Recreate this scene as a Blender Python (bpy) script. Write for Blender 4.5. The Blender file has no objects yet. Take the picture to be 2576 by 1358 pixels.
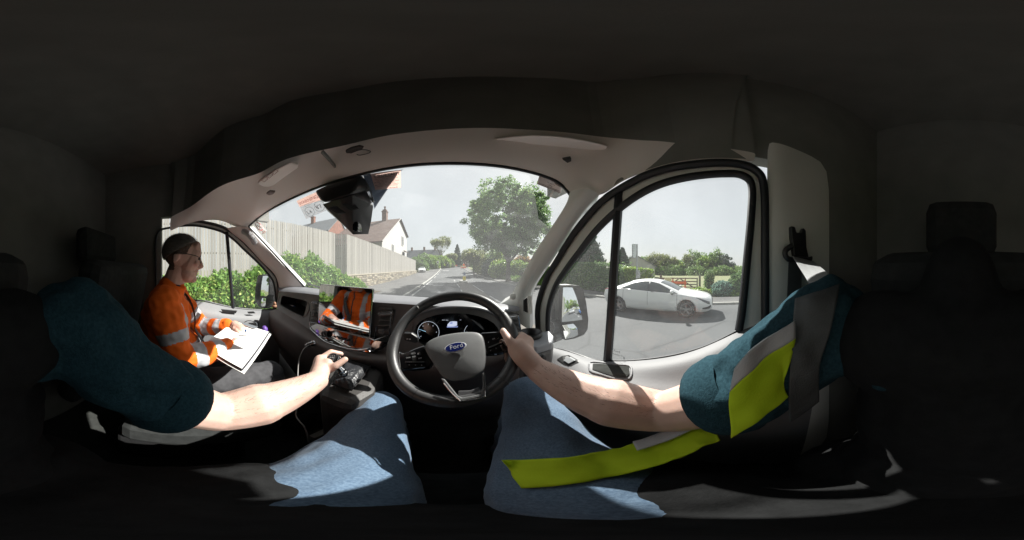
import bpy, bmesh, math, random
import numpy as np
from mathutils import Vector, Matrix, Quaternion, noise as mnoise
R = math.radians
random.seed(7)
S = bpy.context.scene
C = S.collection
H = 1.71                       # height of the lens above the road
# ---------------------------------------------------------------- camera (a 360 degree equirectangular picture)
cam = bpy.data.objects.new('camera', bpy.data.cameras.new('camera'))
C.objects.link(cam); S.camera = cam
cam.location = (0, 0, H); cam.rotation_euler = (R(90), 0, R(-22))
cd = cam.data; cd.type = 'PANO'; cd.panorama_type = 'EQUIRECTANGULAR'
cd.latitude_min, cd.latitude_max = -math.pi/2, math.pi/2
cd.longitude_min, cd.longitude_max = -math.pi, math.pi
cd.clip_start, cd.clip_end = .01, 2000
# ---------------------------------------------------------------- sky and sun
SUN_AZ, SUN_EL = R(45), R(44)
W = bpy.data.worlds.new('World'); S.world = W; W.use_nodes = True
nt = W.node_tree; nt.nodes.clear()
sk = nt.nodes.new('ShaderNodeTexSky'); sk.sky_type = 'NISHITA'; sk.sun_disc = False
sk.sun_elevation = SUN_EL; sk.sun_rotation = SUN_AZ; sk.air_density = 1.0; sk.dust_density = 2.0
b1 = nt.nodes.new('ShaderNodeBackground'); b1.inputs[1].default_value = .05
b2 = nt.nodes.new('ShaderNodeBackground'); b2.inputs[0].default_value = (.93, .96, .95, 1); b2.inputs[1].default_value = .21
mx = nt.nodes.new('ShaderNodeMixShader'); mx.inputs[0].default_value = .86       # a thin veil of cloud over the blue
wo = nt.nodes.new('ShaderNodeOutputWorld')
nt.links.new(sk.outputs[0], b1.inputs[0]); nt.links.new(b1.outputs[0], mx.inputs[1])
cn = nt.nodes.new('ShaderNodeTexNoise'); cn.inputs['Scale'].default_value = 2.2; cn.inputs['Detail'].default_value = 5     # soft cloud
ct = nt.nodes.new('ShaderNodeTexCoord'); cm_ = nt.nodes.new('ShaderNodeMapRange'); cm_.inputs[1].default_value = .3; cm_.inputs[2].default_value = .7; cm_.inputs[3].default_value = .225; cm_.inputs[4].default_value = .275
nt.links.new(ct.outputs['Generated'], cn.inputs['Vector']); nt.links.new(cn.outputs[0], cm_.inputs[0]); nt.links.new(cm_.outputs[0], b2.inputs[1])
nt.links.new(b2.outputs[0], mx.inputs[2]); nt.links.new(mx.outputs[0], wo.inputs[0])
sd = Vector((math.sin(SUN_AZ)*math.cos(SUN_EL), math.cos(SUN_AZ)*math.cos(SUN_EL), math.sin(SUN_EL)))
sun = bpy.data.objects.new('sun', bpy.data.lights.new('sun', 'SUN')); C.objects.link(sun)
sun.data.energy = 3.7; sun.data.angle = R(.6); sun.data.color = (1, .96, .9)
sun.rotation_euler = sd.to_track_quat('Z', 'Y').to_euler()
S.view_settings.view_transform = 'Standard'; S.view_settings.look = 'None'
S.view_settings.gamma = 1; S.view_settings.exposure = 1.7
S.view_settings.use_curve_mapping = False
S.render.engine = 'CYCLES'
cy = S.cycles
cy.use_denoising = True; cy.max_bounces = 10; cy.diffuse_bounces = 6; cy.glossy_bounces = 4
cy.transmission_bounces = 4; cy.transparent_max_bounces = 24; cy.caustics_reflective = False; cy.caustics_refractive = False
cy.sample_clamp_indirect = 8

# ---------------------------------------------------------------- helpers
def azlat(x, y):
    return R((x-1287.5)*.139806+22), R((679-y)*.132548)
def P(x, y, X=None, Y=None, Z=None, D=None):
    """the place of a spot of the picture (2575 x 1358 grid) at a known side, front, height or plan distance"""
    a, l = azlat(x, y)
    if X is not None: D = X/math.sin(a)
    elif Y is not None: D = Y/math.cos(a)
    elif Z is not None: D = Z/math.tan(l)          # Z measured from the lens
    return Vector((D*math.sin(a), D*math.cos(a), H+D*math.tan(l)))
def gz(y):
    if y <= 0: return 0.
    return .0007*y*y if y < 60 else 2.52+(y-60)*.03
def V(*a): return Vector(a)

MATS = {}
def mat(name, col, rough=.6, metal=0., var=.12, scale=8., bump=0., bscale=None, spec=.5, col2=None, coat=0., emit=None, detail=4, sheen=0., trans=0., stretch=None):
    if name in MATS: return MATS[name]
    m = bpy.data.materials.new(name); m.use_nodes = True
    n = m.node_tree.nodes; L = m.node_tree.links; p = n['Principled BSDF']
    p.inputs['Roughness'].default_value = rough; p.inputs['Metallic'].default_value = metal
    p.inputs['Specular IOR Level'].default_value = spec; p.inputs['Coat Weight'].default_value = coat
    p.inputs['Coat Roughness'].default_value = .05
    if sheen: p.inputs['Sheen Weight'].default_value = sheen
    if emit: p.inputs['Emission Color'].default_value = (*emit[:3], 1); p.inputs['Emission Strength'].default_value = emit[3]
    tc = n.new('ShaderNodeTexCoord'); src = tc.outputs['Object']
    if stretch:
        mp = n.new('ShaderNodeMapping'); mp.inputs['Scale'].default_value = stretch; L.new(src, mp.inputs[0]); src = mp.outputs[0]
    nz = n.new('ShaderNodeTexNoise'); nz.inputs['Scale'].default_value = scale; nz.inputs['Detail'].default_value = detail
    L.new(src, nz.inputs['Vector'])
    mxr = n.new('ShaderNodeMix'); mxr.data_type = 'RGBA'
    c = Vector(col[:3]); d = Vector(col2[:3]) if col2 else c*(1+var)
    a = c if col2 else c*(1-var)
    mxr.inputs[6].default_value = (*a, 1); mxr.inputs[7].default_value = (*d, 1)
    rp = n.new('ShaderNodeMapRange'); rp.inputs[1].default_value = .3; rp.inputs[2].default_value = .7
    L.new(nz.outputs[0], rp.inputs[0]); L.new(rp.outputs[0], mxr.inputs[0]); L.new(mxr.outputs[2], p.inputs['Base Color'])
    if bump:
        n2 = n.new('ShaderNodeTexNoise'); n2.inputs['Scale'].default_value = bscale or scale*6; n2.inputs['Detail'].default_value = 3
        L.new(src, n2.inputs['Vector'])
        bp = n.new('ShaderNodeBump'); bp.inputs['Strength'].default_value = bump; bp.inputs['Distance'].default_value = .0018 if (bscale or scale*6) >= 150 else .01
        L.new(n2.outputs[0], bp.inputs['Height']); L.new(bp.outputs[0], p.inputs['Normal'])
    if trans:
        tr = n.new('ShaderNodeBsdfTranslucent'); L.new(mxr.outputs[2], tr.inputs[0])
        ms = n.new('ShaderNodeMixShader'); ms.inputs[0].default_value = trans
        L.new(p.outputs[0], ms.inputs[1]); L.new(tr.outputs[0], ms.inputs[2]); L.new(ms.outputs[0], n['Material Output'].inputs[0])
    MATS[name] = m; return m
def leafmat(name, c1, c2, c3=None, trans=.35):
    """leaf colour differs from leaf to leaf; light passes through"""
    m = bpy.data.materials.new(name); m.use_nodes = True
    n = m.node_tree.nodes; L = m.node_tree.links; p = n['Principled BSDF']
    g = n.new('ShaderNodeNewGeometry'); cr = n.new('ShaderNodeValToRGB')
    cr.color_ramp.elements[0].color = (*c1, 1); cr.color_ramp.elements[1].color = (*c2, 1)
    if c3:
        e = cr.color_ramp.elements.new(.85); e.color = (*c2, 1); cr.color_ramp.elements[2].color = (*c3, 1)
    tc = n.new('ShaderNodeTexCoord'); nz = n.new('ShaderNodeTexNoise'); nz.inputs['Scale'].default_value = .7
    L.new(tc.outputs['Object'], nz.inputs['Vector'])
    ad = n.new('ShaderNodeMath'); ad.operation = 'ADD'; sb = n.new('ShaderNodeMath'); sb.operation = 'SUBTRACT'; sb.inputs[1].default_value = .5
    L.new(g.outputs['Random Per Island'], ad.inputs[0]); L.new(nz.outputs[0], ad.inputs[1]); L.new(ad.outputs[0], sb.inputs[0])
    L.new(sb.outputs[0], cr.inputs[0]); L.new(cr.outputs[0], p.inputs['Base Color'])
    p.inputs['Roughness'].default_value = .5; p.inputs['Specular IOR Level'].default_value = .35
    tr = n.new('ShaderNodeBsdfTranslucent'); L.new(cr.outputs[0], tr.inputs[0])
    ms = n.new('ShaderNodeMixShader'); ms.inputs[0].default_value = trans
    L.new(p.outputs[0], ms.inputs[1]); L.new(tr.outputs[0], ms.inputs[2]); L.new(ms.outputs[0], n['Material Output'].inputs[0])
    return m
def glassmat(name, tint=(.96, .985, .97), refl=.07, dirt=0., dscale=60., thr=.62, streak=None, haze_film=.05):  # an even film on the pane paints glare haze over the view
    m = bpy.data.materials.new(name); m.use_nodes = True
    n = m.node_tree.nodes; L = m.node_tree.links; n.remove(n['Principled BSDF']); out = n['Material Output']
    t = n.new('ShaderNodeBsdfTransparent'); t.inputs[0].default_value = (*tint, 1)
    g = n.new('ShaderNodeBsdfGlossy'); g.inputs['Roughness'].default_value = .0; g.inputs[0].default_value = (1, 1, 1, 1)
    lw = n.new('ShaderNodeLayerWeight'); lw.inputs[0].default_value = .5
    pw = n.new('ShaderNodeMath'); pw.operation = 'POWER'; pw.inputs[1].default_value = 5
    mu = n.new('ShaderNodeMath'); mu.operation = 'MULTIPLY_ADD'; mu.inputs[1].default_value = .9; mu.inputs[2].default_value = refl; mu.use_clamp = True
    L.new(lw.outputs['Facing'], pw.inputs[0]); L.new(pw.outputs[0], mu.inputs[0])
    ms = n.new('ShaderNodeMixShader'); L.new(mu.outputs[0], ms.inputs[0]); L.new(t.outputs[0], ms.inputs[1]); L.new(g.outputs[0], ms.inputs[2])
    last = ms
    if dirt:
        d = n.new('ShaderNodeBsdfDiffuse'); d.inputs[0].default_value = (.8, .82, .84, 1)
        tr = n.new('ShaderNodeBsdfTranslucent'); tr.inputs[0].default_value = (.8, .82, .84, 1)
        dm = n.new('ShaderNodeMixShader'); dm.inputs[0].default_value = .6
        L.new(d.outputs[0], dm.inputs[1]); L.new(tr.outputs[0], dm.inputs[2])
        tc = n.new('ShaderNodeTexCoord'); src = tc.outputs['Object']
        if streak:
            mp = n.new('ShaderNodeMapping'); mp.inputs['Scale'].default_value = streak; L.new(src, mp.inputs[0]); src = mp.outputs[0]
        a = n.new('ShaderNodeTexNoise'); a.inputs['Scale'].default_value = dscale; a.inputs['Detail'].default_value = 2
        b = n.new('ShaderNodeTexNoise'); b.inputs['Scale'].default_value = 3.5
        L.new(src, a.inputs['Vector']); L.new(tc.outputs['Object'], b.inputs['Vector'])
        r1 = n.new('ShaderNodeMapRange'); r1.inputs[1].default_value = thr; r1.inputs[2].default_value = thr+.08
        r2 = n.new('ShaderNodeMapRange'); r2.inputs[1].default_value = .35; r2.inputs[2].default_value = .65
        L.new(a.outputs[0], r1.inputs[0]); L.new(b.outputs[0], r2.inputs[0])
        q = n.new('ShaderNodeMath'); q.operation = 'MULTIPLY'; L.new(r1.outputs[0], q.inputs[0]); L.new(r2.outputs[0], q.inputs[1])
        q2 = n.new('ShaderNodeMath'); q2.operation = 'MULTIPLY_ADD'; q2.inputs[1].default_value = dirt; q2.inputs[2].default_value = haze_film; L.new(q.outputs[0], q2.inputs[0])
        m2 = n.new('ShaderNodeMixShader'); L.new(q2.outputs[0], m2.inputs[0]); L.new(ms.outputs[0], m2.inputs[1]); L.new(dm.outputs[0], m2.inputs[2]); last = m2
    L.new(last.outputs[0], out.inputs[0]); return m

class MB:
    """collects shapes, then links them as one mesh object"""
    def __init__(s): s.v = []; s.f = []
    def add(s, vs, fs):
        o = len(s.v); s.v += [tuple(v) for v in vs]; s.f += [tuple(i+o for i in f) for f in fs]; return s
    def box(s, c, size, rot=None):
        x, y, z = size[0]/2, size[1]/2, size[2]/2; M = rot or Matrix.Identity(3); c = Vector(c)
        vs = [c+M@Vector((i*x, j*y, k*z)) for i in (-1, 1) for j in (-1, 1) for k in (-1, 1)]
        return s.add(vs, [(0, 1, 3, 2), (4, 6, 7, 5), (0, 4, 5, 1), (2, 3, 7, 6), (0, 2, 6, 4), (1, 5, 7, 3)])
    def tube(s, pts, rad, n=10, cap=True, flat=None, up=None):
        pts = [Vector(p) for p in pts]; k = len(pts)
        if not hasattr(rad, '__len__'): rad = [rad]*k
        t0 = (pts[1]-pts[0]).normalized(); u = Vector(up) if up else (Vector((0, 0, 1)) if abs(t0.z) < .9 else Vector((1, 0, 0)))
        vs = []; fs = []
        for i in range(k):
            t = (pts[min(i+1, k-1)]-pts[max(i-1, 0)]).normalized()
            w = t.cross(u)
            if w.length < 1e-6: w = t.orthogonal()
            w.normalize(); u2 = w.cross(t).normalized(); u = u2 if not up else Vector(up)
            r = rad[i]; r2 = r if flat is None else flat if not hasattr(flat, '__len__') else flat[i]
            for j in range(n):
                a = 2*math.pi*j/n; vs.append(pts[i]+w*math.cos(a)*r+u2*math.sin(a)*r2)
        for i in range(k-1):
            for j in range(n):
                a = i*n+j; b = i*n+(j+1) % n; fs.append((a, b, b+n, a+n))
        if cap: fs.append(tuple(range(n-1, -1, -1))); fs.append(tuple(range((k-1)*n, k*n)))
        return s.add(vs, fs)
    def ell(s, c, r, rot=None, nu=14, nv=9):
        c = Vector(c); M = rot or Matrix.Identity(3); vs = []; fs = []
        if not hasattr(r, '__len__'): r = (r, r, r)
        for i in range(nv+1):
            th = math.pi*i/nv
            for j in range(nu):
                ph = 2*math.pi*j/nu
                vs.append(c+M@Vector((r[0]*math.sin(th)*math.cos(ph), r[1]*math.sin(th)*math.sin(ph), r[2]*math.cos(th))))
        for i in range(nv):
            for j in range(nu):
                a = i*nu+j; b = i*nu+(j+1) % nu; fs.append((a, a+nu, b+nu, b))
        return s.add(vs, fs)
    def cap2(s, a, b, ra, rb, n=14):
        """a limb with rounded ends"""
        a, b = Vector(a), Vector(b); d = (b-a); L = d.length; d.normalize()
        pts, rs = [], []
        for i in range(5):
            t = math.pi/2*(i/4); pts.append(a-d*ra*math.cos(t)); rs.append(max(ra*math.sin(t), .0015))
        for i in range(5):
            t = math.pi/2*(i/4); pts.append(b+d*rb*math.sin(t)); rs.append(max(rb*math.cos(t), .0015))
        return s.tube(pts, rs, n)
    def lathe(s, c, prof, axis=(0, 0, 1), n=24):
        c = Vector(c); ax = Vector(axis).normalized(); u = ax.orthogonal().normalized(); w = ax.cross(u); vs = []; fs = []
        for r, h in prof:
            for j in range(n):
                a = 2*math.pi*j/n; vs.append(c+ax*h+(u*math.cos(a)+w*math.sin(a))*r)
        for i in range(len(prof)-1):
            for j in range(n):
                a = i*n+j; b = i*n+(j+1) % n; fs.append((a, b, b+n, a+n))
        return s.add(vs, fs)
    def prism(s, poly, d):
        """a flat outline given thickness along d"""
        poly = [Vector(p) for p in poly]; d = Vector(d); k = len(poly)
        vs = poly+[p+d for p in poly]
        fs = [tuple(range(k)), tuple(range(2*k-1, k-1, -1))]+[(i, i+k, (i+1) % k+k, (i+1) % k) for i in range(k)]
        return s.add(vs, fs)
    def grid(s, rows, close=False):
        m = len(rows[0]); vs = [p for r in rows for p in r]; fs = []
        for i in range(len(rows)-1):
            for j in range(m if close else m-1):
                a = i*m+j; b = i*m+(j+1) % m; fs.append((a, b, b+m, a+m))
        return s.add(vs, fs)
    def mesh(s, name):
        me = bpy.data.meshes.new(name); me.from_pydata(s.v, [], s.f); me.update(); return me
    def build(s, name, m, parent=None, smooth=False, bevel=0., sub=0, solid=0., angle=None):
        me = s.mesh(name)
        b = bmesh.new(); b.from_mesh(me); bmesh.ops.recalc_face_normals(b, faces=b.faces); b.to_mesh(me); b.free()
        return link(name, me, m, parent, smooth, bevel, sub, solid)
def link(name, me, m, parent=None, smooth=False, bevel=0., sub=0, solid=0.):
    o = bpy.data.objects.new(name, me); C.objects.link(o)
    for mm in (m if isinstance(m, (list, tuple)) else [m]): me.materials.append(mm)
    if smooth: me.polygons.foreach_set('use_smooth', [True]*len(me.polygons))
    if solid:
        d = o.modifiers.new('solid', 'SOLIDIFY'); d.thickness = solid; d.offset = 0
    if bevel:
        d = o.modifiers.new('bevel', 'BEVEL'); d.width = bevel; d.segments = 2; d.limit_method = 'ANGLE'; d.angle_limit = R(35)
    if sub:
        d = o.modifiers.new('sub', 'SUBSURF'); d.levels = sub; d.render_levels = sub
    if parent: attach(o, parent)
    return o
def attach(o, p):
    o.parent = p; t = Vector((0, 0, 0)); q = p
    while q and p.type == 'EMPTY': t += q.location; q = q.parent      # a mesh parent already sits at the origin
    o.matrix_parent_inverse = Matrix.Translation(-t)
def tag(o, label, cat=None, group=None, kind=None):
    if label: o['label'] = label
    if cat: o['category'] = cat
    if group: o['group'] = group
    if kind: o['kind'] = kind
    return o
def thing(name, label, cat, loc=(0, 0, 0), group=None):
    o = bpy.data.objects.new(name, None); C.objects.link(o); o.location = loc; o.empty_display_size = .1
    return tag(o, label, cat, group)
def part(name, loc, parent):
    """an Empty that holds the pieces of a part"""
    o = bpy.data.objects.new(name, None); C.objects.link(o); o.location = loc; o.empty_display_size = .05
    attach(o, parent); o.matrix_parent_inverse = Matrix.Identity(4)
    t = Vector((0, 0, 0)); q = parent
    while q: t += q.location; q = q.parent
    o.location = Vector(loc)-t
    return o
def copy_tree(o, parent=None):
    c = o.copy(); C.objects.link(c)
    if parent: c.parent = parent; c.matrix_parent_inverse = o.matrix_parent_inverse.copy()
    for ch in list(o.children): copy_tree(ch, c)
    return c
def evalmesh(o, name):
    dg = bpy.context.evaluated_depsgraph_get(); me = bpy.data.meshes.new_from_object(o.evaluated_get(dg), depsgraph=dg); me.name = name; return me
def blob(name, mb, m, parent=None, voxel=.006, smooth=6, fac=.5):
    """one continuous skin grown over overlapping shapes"""
    me = mb.mesh(name); b = bmesh.new(); b.from_mesh(me); bmesh.ops.recalc_face_normals(b, faces=b.faces); b.to_mesh(me); b.free()
    o = bpy.data.objects.new(name+'_t', me); C.objects.link(o)
    r = o.modifiers.new('r', 'REMESH'); r.mode = 'VOXEL'; r.voxel_size = voxel
    q = o.modifiers.new('s', 'SMOOTH'); q.factor = fac; q.iterations = smooth
    bpy.context.view_layer.update()
    me2 = evalmesh(o, name); bpy.data.objects.remove(o)
    me2.materials.clear()
    return link(name, me2, m, parent, True)
def text(name, body, o, xd, yd, size, m, parent, align='LEFT', lift=.001, track=1.):
    cu = bpy.data.curves.new(name, 'FONT'); cu.body = body; cu.size = size; cu.align_x = align; cu.extrude = 0; cu.resolution_u = 2; cu.space_character = track
    t = bpy.data.objects.new(name, cu); me = t.to_mesh().copy(); me.name = name; bpy.data.objects.remove(t)
    xd = Vector(xd).normalized(); yd = Vector(yd); yd = (yd-xd*yd.dot(xd)).normalized(); zd = xd.cross(yd)
    M = Matrix((xd, yd, zd)).transposed().to_4x4(); M.translation = Vector(o)+zd*lift
    me.transform(M); me.materials.clear()
    return link(name, me, m, parent)
def spline(pts, n=8, closed=False):
    """a smooth path through points"""
    pts = [Vector(p) for p in pts]; k = len(pts); out = []
    for i in range(k if closed else k-1):
        p0 = pts[(i-1) % k] if closed else pts[max(i-1, 0)]; p1 = pts[i]; p2 = pts[(i+1) % k]
        p3 = pts[(i+2) % k] if closed else pts[min(i+2, k-1)]
        for j in range(n):
            t = j/n
            out.append(.5*((2*p1)+(p2-p0)*t+(2*p0-5*p1+4*p2-p3)*t*t+(3*p1-p0-3*p2+p3)*t**3))
    if not closed: out.append(pts[-1])
    return out
def npmesh(name, v, nper):
    """many loose faces with nper corners each"""
    v = np.asarray(v, dtype=np.float32).reshape(-1, 3); n = len(v)//nper
    me = bpy.data.meshes.new(name); me.vertices.add(len(v)); me.vertices.foreach_set('co', v.ravel())
    me.loops.add(n*nper); me.loops.foreach_set('vertex_index', np.arange(n*nper, dtype=np.int32))
    me.polygons.add(n); me.polygons.foreach_set('loop_start', np.arange(0, n*nper, nper, dtype=np.int32))
    me.update(calc_edges=True); return me
# ================================================================ THE STREET: ground, road, pavements
rng = np.random.default_rng(11)
M_grass = mat('grass', (.1, .125, .05), .9, var=.35, scale=.6, bump=.6, bscale=14, col2=(.17, .17, .08))
M_road = mat('asphalt', (.06, .064, .067), .85, scale=.35, col2=(.088, .093, .096), bump=.35, bscale=60, detail=8, spec=.3)
M_pave = mat('pavement_asphalt', (.09, .09, .09), .9, scale=.5, col2=(.13, .13, .127), bump=.3, bscale=40, detail=8, spec=.2)
M_kerb = mat('kerb_stone', (.3, .3, .28), .85, scale=2, bump=.3, bscale=30)
M_line = mat('road_paint', (.3, .3, .3), .7, scale=9, col2=(.45, .45, .44), detail=8)
M_hatch = mat('worn_buff_surface', (.1, .09, .08), .9, scale=1.2, col2=(.13, .12, .105), bump=.3, bscale=50)
M_soil = mat('soil', (.06, .045, .03), .95, scale=3, bump=.8, bscale=20)
_n = M_road.node_tree.nodes; _L = M_road.node_tree.links; _p = _n['Principled BSDF']; _src = _p.inputs['Base Color'].links[0].from_socket
_v = _n.new('ShaderNodeTexVoronoi'); _v.feature = 'DISTANCE_TO_EDGE'; _v.inputs['Scale'].default_value = .33; _t = _n.new('ShaderNodeTexCoord'); _w = _n.new('ShaderNodeTexNoise'); _w.inputs['Scale'].default_value = 1.3; _w.inputs['Detail'].default_value = 6
_mx = _n.new('ShaderNodeMix'); _mx.data_type = 'RGBA'; _mx.inputs[0].default_value = .12; _L.new(_t.outputs['Object'], _w.inputs['Vector']); _L.new(_t.outputs['Object'], _mx.inputs[6]); _L.new(_w.outputs[1], _mx.inputs[7]); _L.new(_mx.outputs[2], _v.inputs['Vector'])
_r = _n.new('ShaderNodeMapRange'); _r.inputs[1].default_value = .0; _r.inputs[2].default_value = .012; _r.inputs[3].default_value = .72; _r.inputs[4].default_value = 1.; _L.new(_v.outputs[0], _r.inputs[0])
_f = _n.new('ShaderNodeTexNoise'); _f.inputs['Scale'].default_value = 45; _f.inputs['Detail'].default_value = 3; _L.new(_t.outputs['Object'], _f.inputs['Vector']); _fr = _n.new('ShaderNodeMapRange'); _fr.inputs[1].default_value = .3; _fr.inputs[2].default_value = .7; _fr.inputs[3].default_value = .8; _fr.inputs[4].default_value = 1.2; _L.new(_f.outputs[0], _fr.inputs[0])
_m = _n.new('ShaderNodeMath'); _m.operation = 'MULTIPLY'; _L.new(_r.outputs[0], _m.inputs[0]); _L.new(_fr.outputs[0], _m.inputs[1]); _h = _n.new('ShaderNodeHueSaturation'); _L.new(_m.outputs[0], _h.inputs['Value']); _L.new(_src, _h.inputs['Color']); _L.new(_h.outputs[0], _p.inputs['Base Color'])
YS = sorted(set(list(np.arange(-120, 0, 10.))+list(np.arange(0, 64, 2.))+list(np.arange(64, 420, 12.))))
def strip(name, xl, xr, m, dz, y0=-120, y1=400, kind='structure', parent=None, nx=1):
    mb = MB(); rows = []
    ys = sorted(set([y0, y1]+[y for y in YS if y0 < y < y1]))
    for y in ys:
        a = xl(y) if callable(xl) else xl; b = xr(y) if callable(xr) else xr
        rows.append([V(a+(b-a)*i/nx, y, gz(y)+dz) for i in range(nx+1)])
    o = mb.grid(rows).build(name, m, parent)
    if kind and not parent: o['kind'] = kind
    return o
def rk(y): return float(np.interp(y, [-120, 6, 10, 18, 50, 400], [8.3, 8.3, 8.2, 6.2, 4.9, 4.9]))
g = strip('ground', -420, 420, M_grass, -.02, -400, 420, nx=8)
strip('road', -2.8, rk, M_road, .0)
def kerb(name, f, w, y0, y1, lab):
    mb = MB(); ys = sorted(set([y0, y1]+[y for y in YS if y0 < y < y1])); rows = []
    for y in ys:
        x = f(y); z = gz(y); rows.append([V(x, y, z-.05), V(x, y, z+.09), V(x+math.copysign(.02, w), y, z+.11), V(x+w, y, z+.11), V(x+w, y, z-.05)])
    o = mb.grid(rows).build(name, M_kerb); o['kind'] = 'structure'; return o
kerb('kerb_left', lambda y: -2.8, -.14, -120, 400, '')
kerb('kerb_right', rk, .14, -120, 400, '')
strip('pavement_left', -7.6, -2.94, M_pave, .106)
strip('pavement_right', lambda y: rk(y)+.14, lambda y: rk(y)+1.75, M_pave, .106)
# painted markings: one sheet each, above the tarmac
def paint(pts, name='road_marking', m=None):
    mb = MB(); mb.add([V(x, y, gz(y)+.006) for x, y in pts], [tuple(range(len(pts)))])
    o = mb.build(name, m or M_line); o['kind'] = 'structure'; return o
def dash(x0, y0, x1, y1, w=.1):
    d = Vector((x1-x0, y1-y0)).normalized(); n = Vector((-d.y, d.x))*w/2; k = max(1, int(abs(y1-y0)/1.5)); pts = []
    for i in range(k+1):
        t = i/k; pts.append((x0+(x1-x0)*t+n.x, y0+(y1-y0)*t+n.y))
    for i in range(k, -1, -1):
        t = i/k; pts.append((x0+(x1-x0)*t-n.x, y0+(y1-y0)*t-n.y))
    return paint(pts)
dash(-2.45, -40, -2.45, 23, .09)
for y in (26, 33, 40, 48): dash(-2.45, y, -2.45, y+4, .09)
dash(1.02, 5.5, 1.02, 8.6); dash(1.0, 10.6, .96, 13.6); dash(.95, 15.2, .85, 18.4); dash(.72, 21, .66, 23.2); dash(.6, 25.5, .55, 27.5)
dash(2.68, 7.8, 2.62, 10.4); dash(2.6, 12.2, 2.45, 16.8); dash(2.3, 19, 2.15, 23)
for y in (-3, -9, -15, -21, -27, -33, -39, -45): dash(1.9, y, 1.9, y+2.6)
dash(-1.7, 16.6, -.7, 16.6, .22); dash(-.25, 17.1, .25, 17.1, .22); dash(1.05, 18.3, 1.45, 18.3, .16)
dash(1.2, 23.4, 2.2, 23.4, .16); dash(2.5, 22.6, 3.3, 22.6, .16); dash(-4.2, 12.4, -3.4, 12.4, .2)
dash(-1.9, 47, -.2, 47, .9); dash(5.6, 21, 4.8, 27, .14); dash(4.75, 33, 4.5, 40, .14)
for y in (-.9, -.45, 0., .45): dash(6.6, -2.2+y, 8.2, -2.2+y, .16)
strip('island_paint', .99, 2.55, M_hatch, .004, 4, 19.3)
# traffic island with its bollard
isl = MB()
ring = [(1.35+.5*math.cos(a)*1.0+.45, 20.6+1.5*math.sin(a)) for a in np.linspace(0, 2*math.pi, 20, endpoint=False)]
isl.prism([V(x, y, gz(20)-.02) for x, y in ring], (0, 0, .16))
tag(isl.build('traffic_island', M_kerb, bevel=.03), None, kind='structure')
bl = thing('traffic_bollard', 'keep left bollard with white head and yellow base on the traffic island', 'bollard', (1.84, 20.1, gz(20)+.13))
bx, by, bz = 1.84, 20.1, gz(20)+.13
M_bw = mat('bollard_white', (.75, .75, .74), .4, var=.04); M_by = mat('bollard_yellow', (.75, .6, .03), .4, var=.06); M_bb = mat('sign_blue', (.02, .07, .22), .4)
MB().box((bx, by, bz+.05), (.34, .3, .1)).build('foot', M_kerb, bl, bevel=.02)
MB().box((bx, by, bz+.32), (.36, .24, .46)).build('base', M_by, bl, bevel=.04)
hd = [V(bx+dx, by-.11, bz+.55+dz) for dx, dz in [(-.18, 0), (.18, 0), (.18, .42)]+[(.18*math.cos(a), .42+.16*math.sin(a)) for a in np.linspace(.2, math.pi-.2, 8)]+[(-.18, .42)]]
MB().prism(hd, (0, .22, 0)).build('head', M_bw, bl, bevel=.02)
sg = MB(); sg.lathe((bx, by-.112, bz+.86), [(.001, .012), (.145, .012), (.145, 0)], (0, -1, 0), 24); sgo = sg.build('sign_disc', M_bb, bl)
ar = MB(); ar.prism([V(bx+x*.145, by-.126, bz+.86+z*.145) for x, z in [(.5, .62), (.62, .5), (-.25, -.37), (-.05, -.6), (-.62, -.62), (-.6, -.05), (-.37, -.25)]], (0, -.003, 0)); ar.build('arrow', M_bw, sgo)

# ================================================================ leaves and trees
def leaves(centres, rads, n, size, seed=0, flat=.9, elong=1.5):
    """n leaf-sized diamonds scattered round each clump centre"""
    r = np.random.default_rng(seed); c = np.repeat(np.asarray(centres, float), n, axis=0); q = np.repeat(np.asarray(rads, float).reshape(-1, 1), n, axis=0)
    d = r.normal(size=c.shape); d /= np.linalg.norm(d, axis=1, keepdims=True); u = r.random((len(c), 1))**.45
    p = c+d*u*q*np.array([1, 1, flat])
    nn = r.normal(size=c.shape)+d*.5+np.array([0, 0, .5]); nn /= np.linalg.norm(nn, axis=1, keepdims=True)
    a = np.cross(nn, r.normal(size=c.shape)); a /= np.linalg.norm(a, axis=1, keepdims=True); b = np.cross(nn, a)
    s = size*(.55+.9*r.random((len(c), 1)))
    v = np.stack([p-a*s*elong*.5, p+b*s*.42-a*s*.05, p+a*s*elong*.5+nn*s*.12, p-b*s*.42-a*s*.05], axis=1)
    return v.reshape(-1, 3)
L_maple = leafmat('leaf_maple', (.12, .2, .085), (.19, .31, .12), (.34, .45, .16), .55)
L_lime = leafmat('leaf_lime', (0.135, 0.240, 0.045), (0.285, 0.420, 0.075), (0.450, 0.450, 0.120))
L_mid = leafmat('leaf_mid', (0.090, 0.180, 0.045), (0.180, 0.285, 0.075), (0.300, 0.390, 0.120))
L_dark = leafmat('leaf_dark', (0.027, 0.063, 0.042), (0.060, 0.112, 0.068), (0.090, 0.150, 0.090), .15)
L_shrub = leafmat('leaf_shrub', (0.090, 0.195, 0.038), (0.210, 0.360, 0.075), (0.405, 0.450, 0.135))
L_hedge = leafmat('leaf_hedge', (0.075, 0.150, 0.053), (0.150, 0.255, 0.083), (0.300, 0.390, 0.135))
L_rust = leafmat('leaf_rust', (0.240, 0.135, 0.045), (0.420, 0.255, 0.075))
L_olive = leafmat('leaf_olive', (0.135, 0.180, 0.060), (0.255, 0.285, 0.105), (0.360, 0.345, 0.150))
M_bark = mat('bark', (.075, .06, .045), .9, var=.3, scale=6, bump=.8, bscale=25)
M_bark2 = mat('bark_pale', (.13, .115, .095), .9, var=.3, scale=6, bump=.8, bscale=25)
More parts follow.
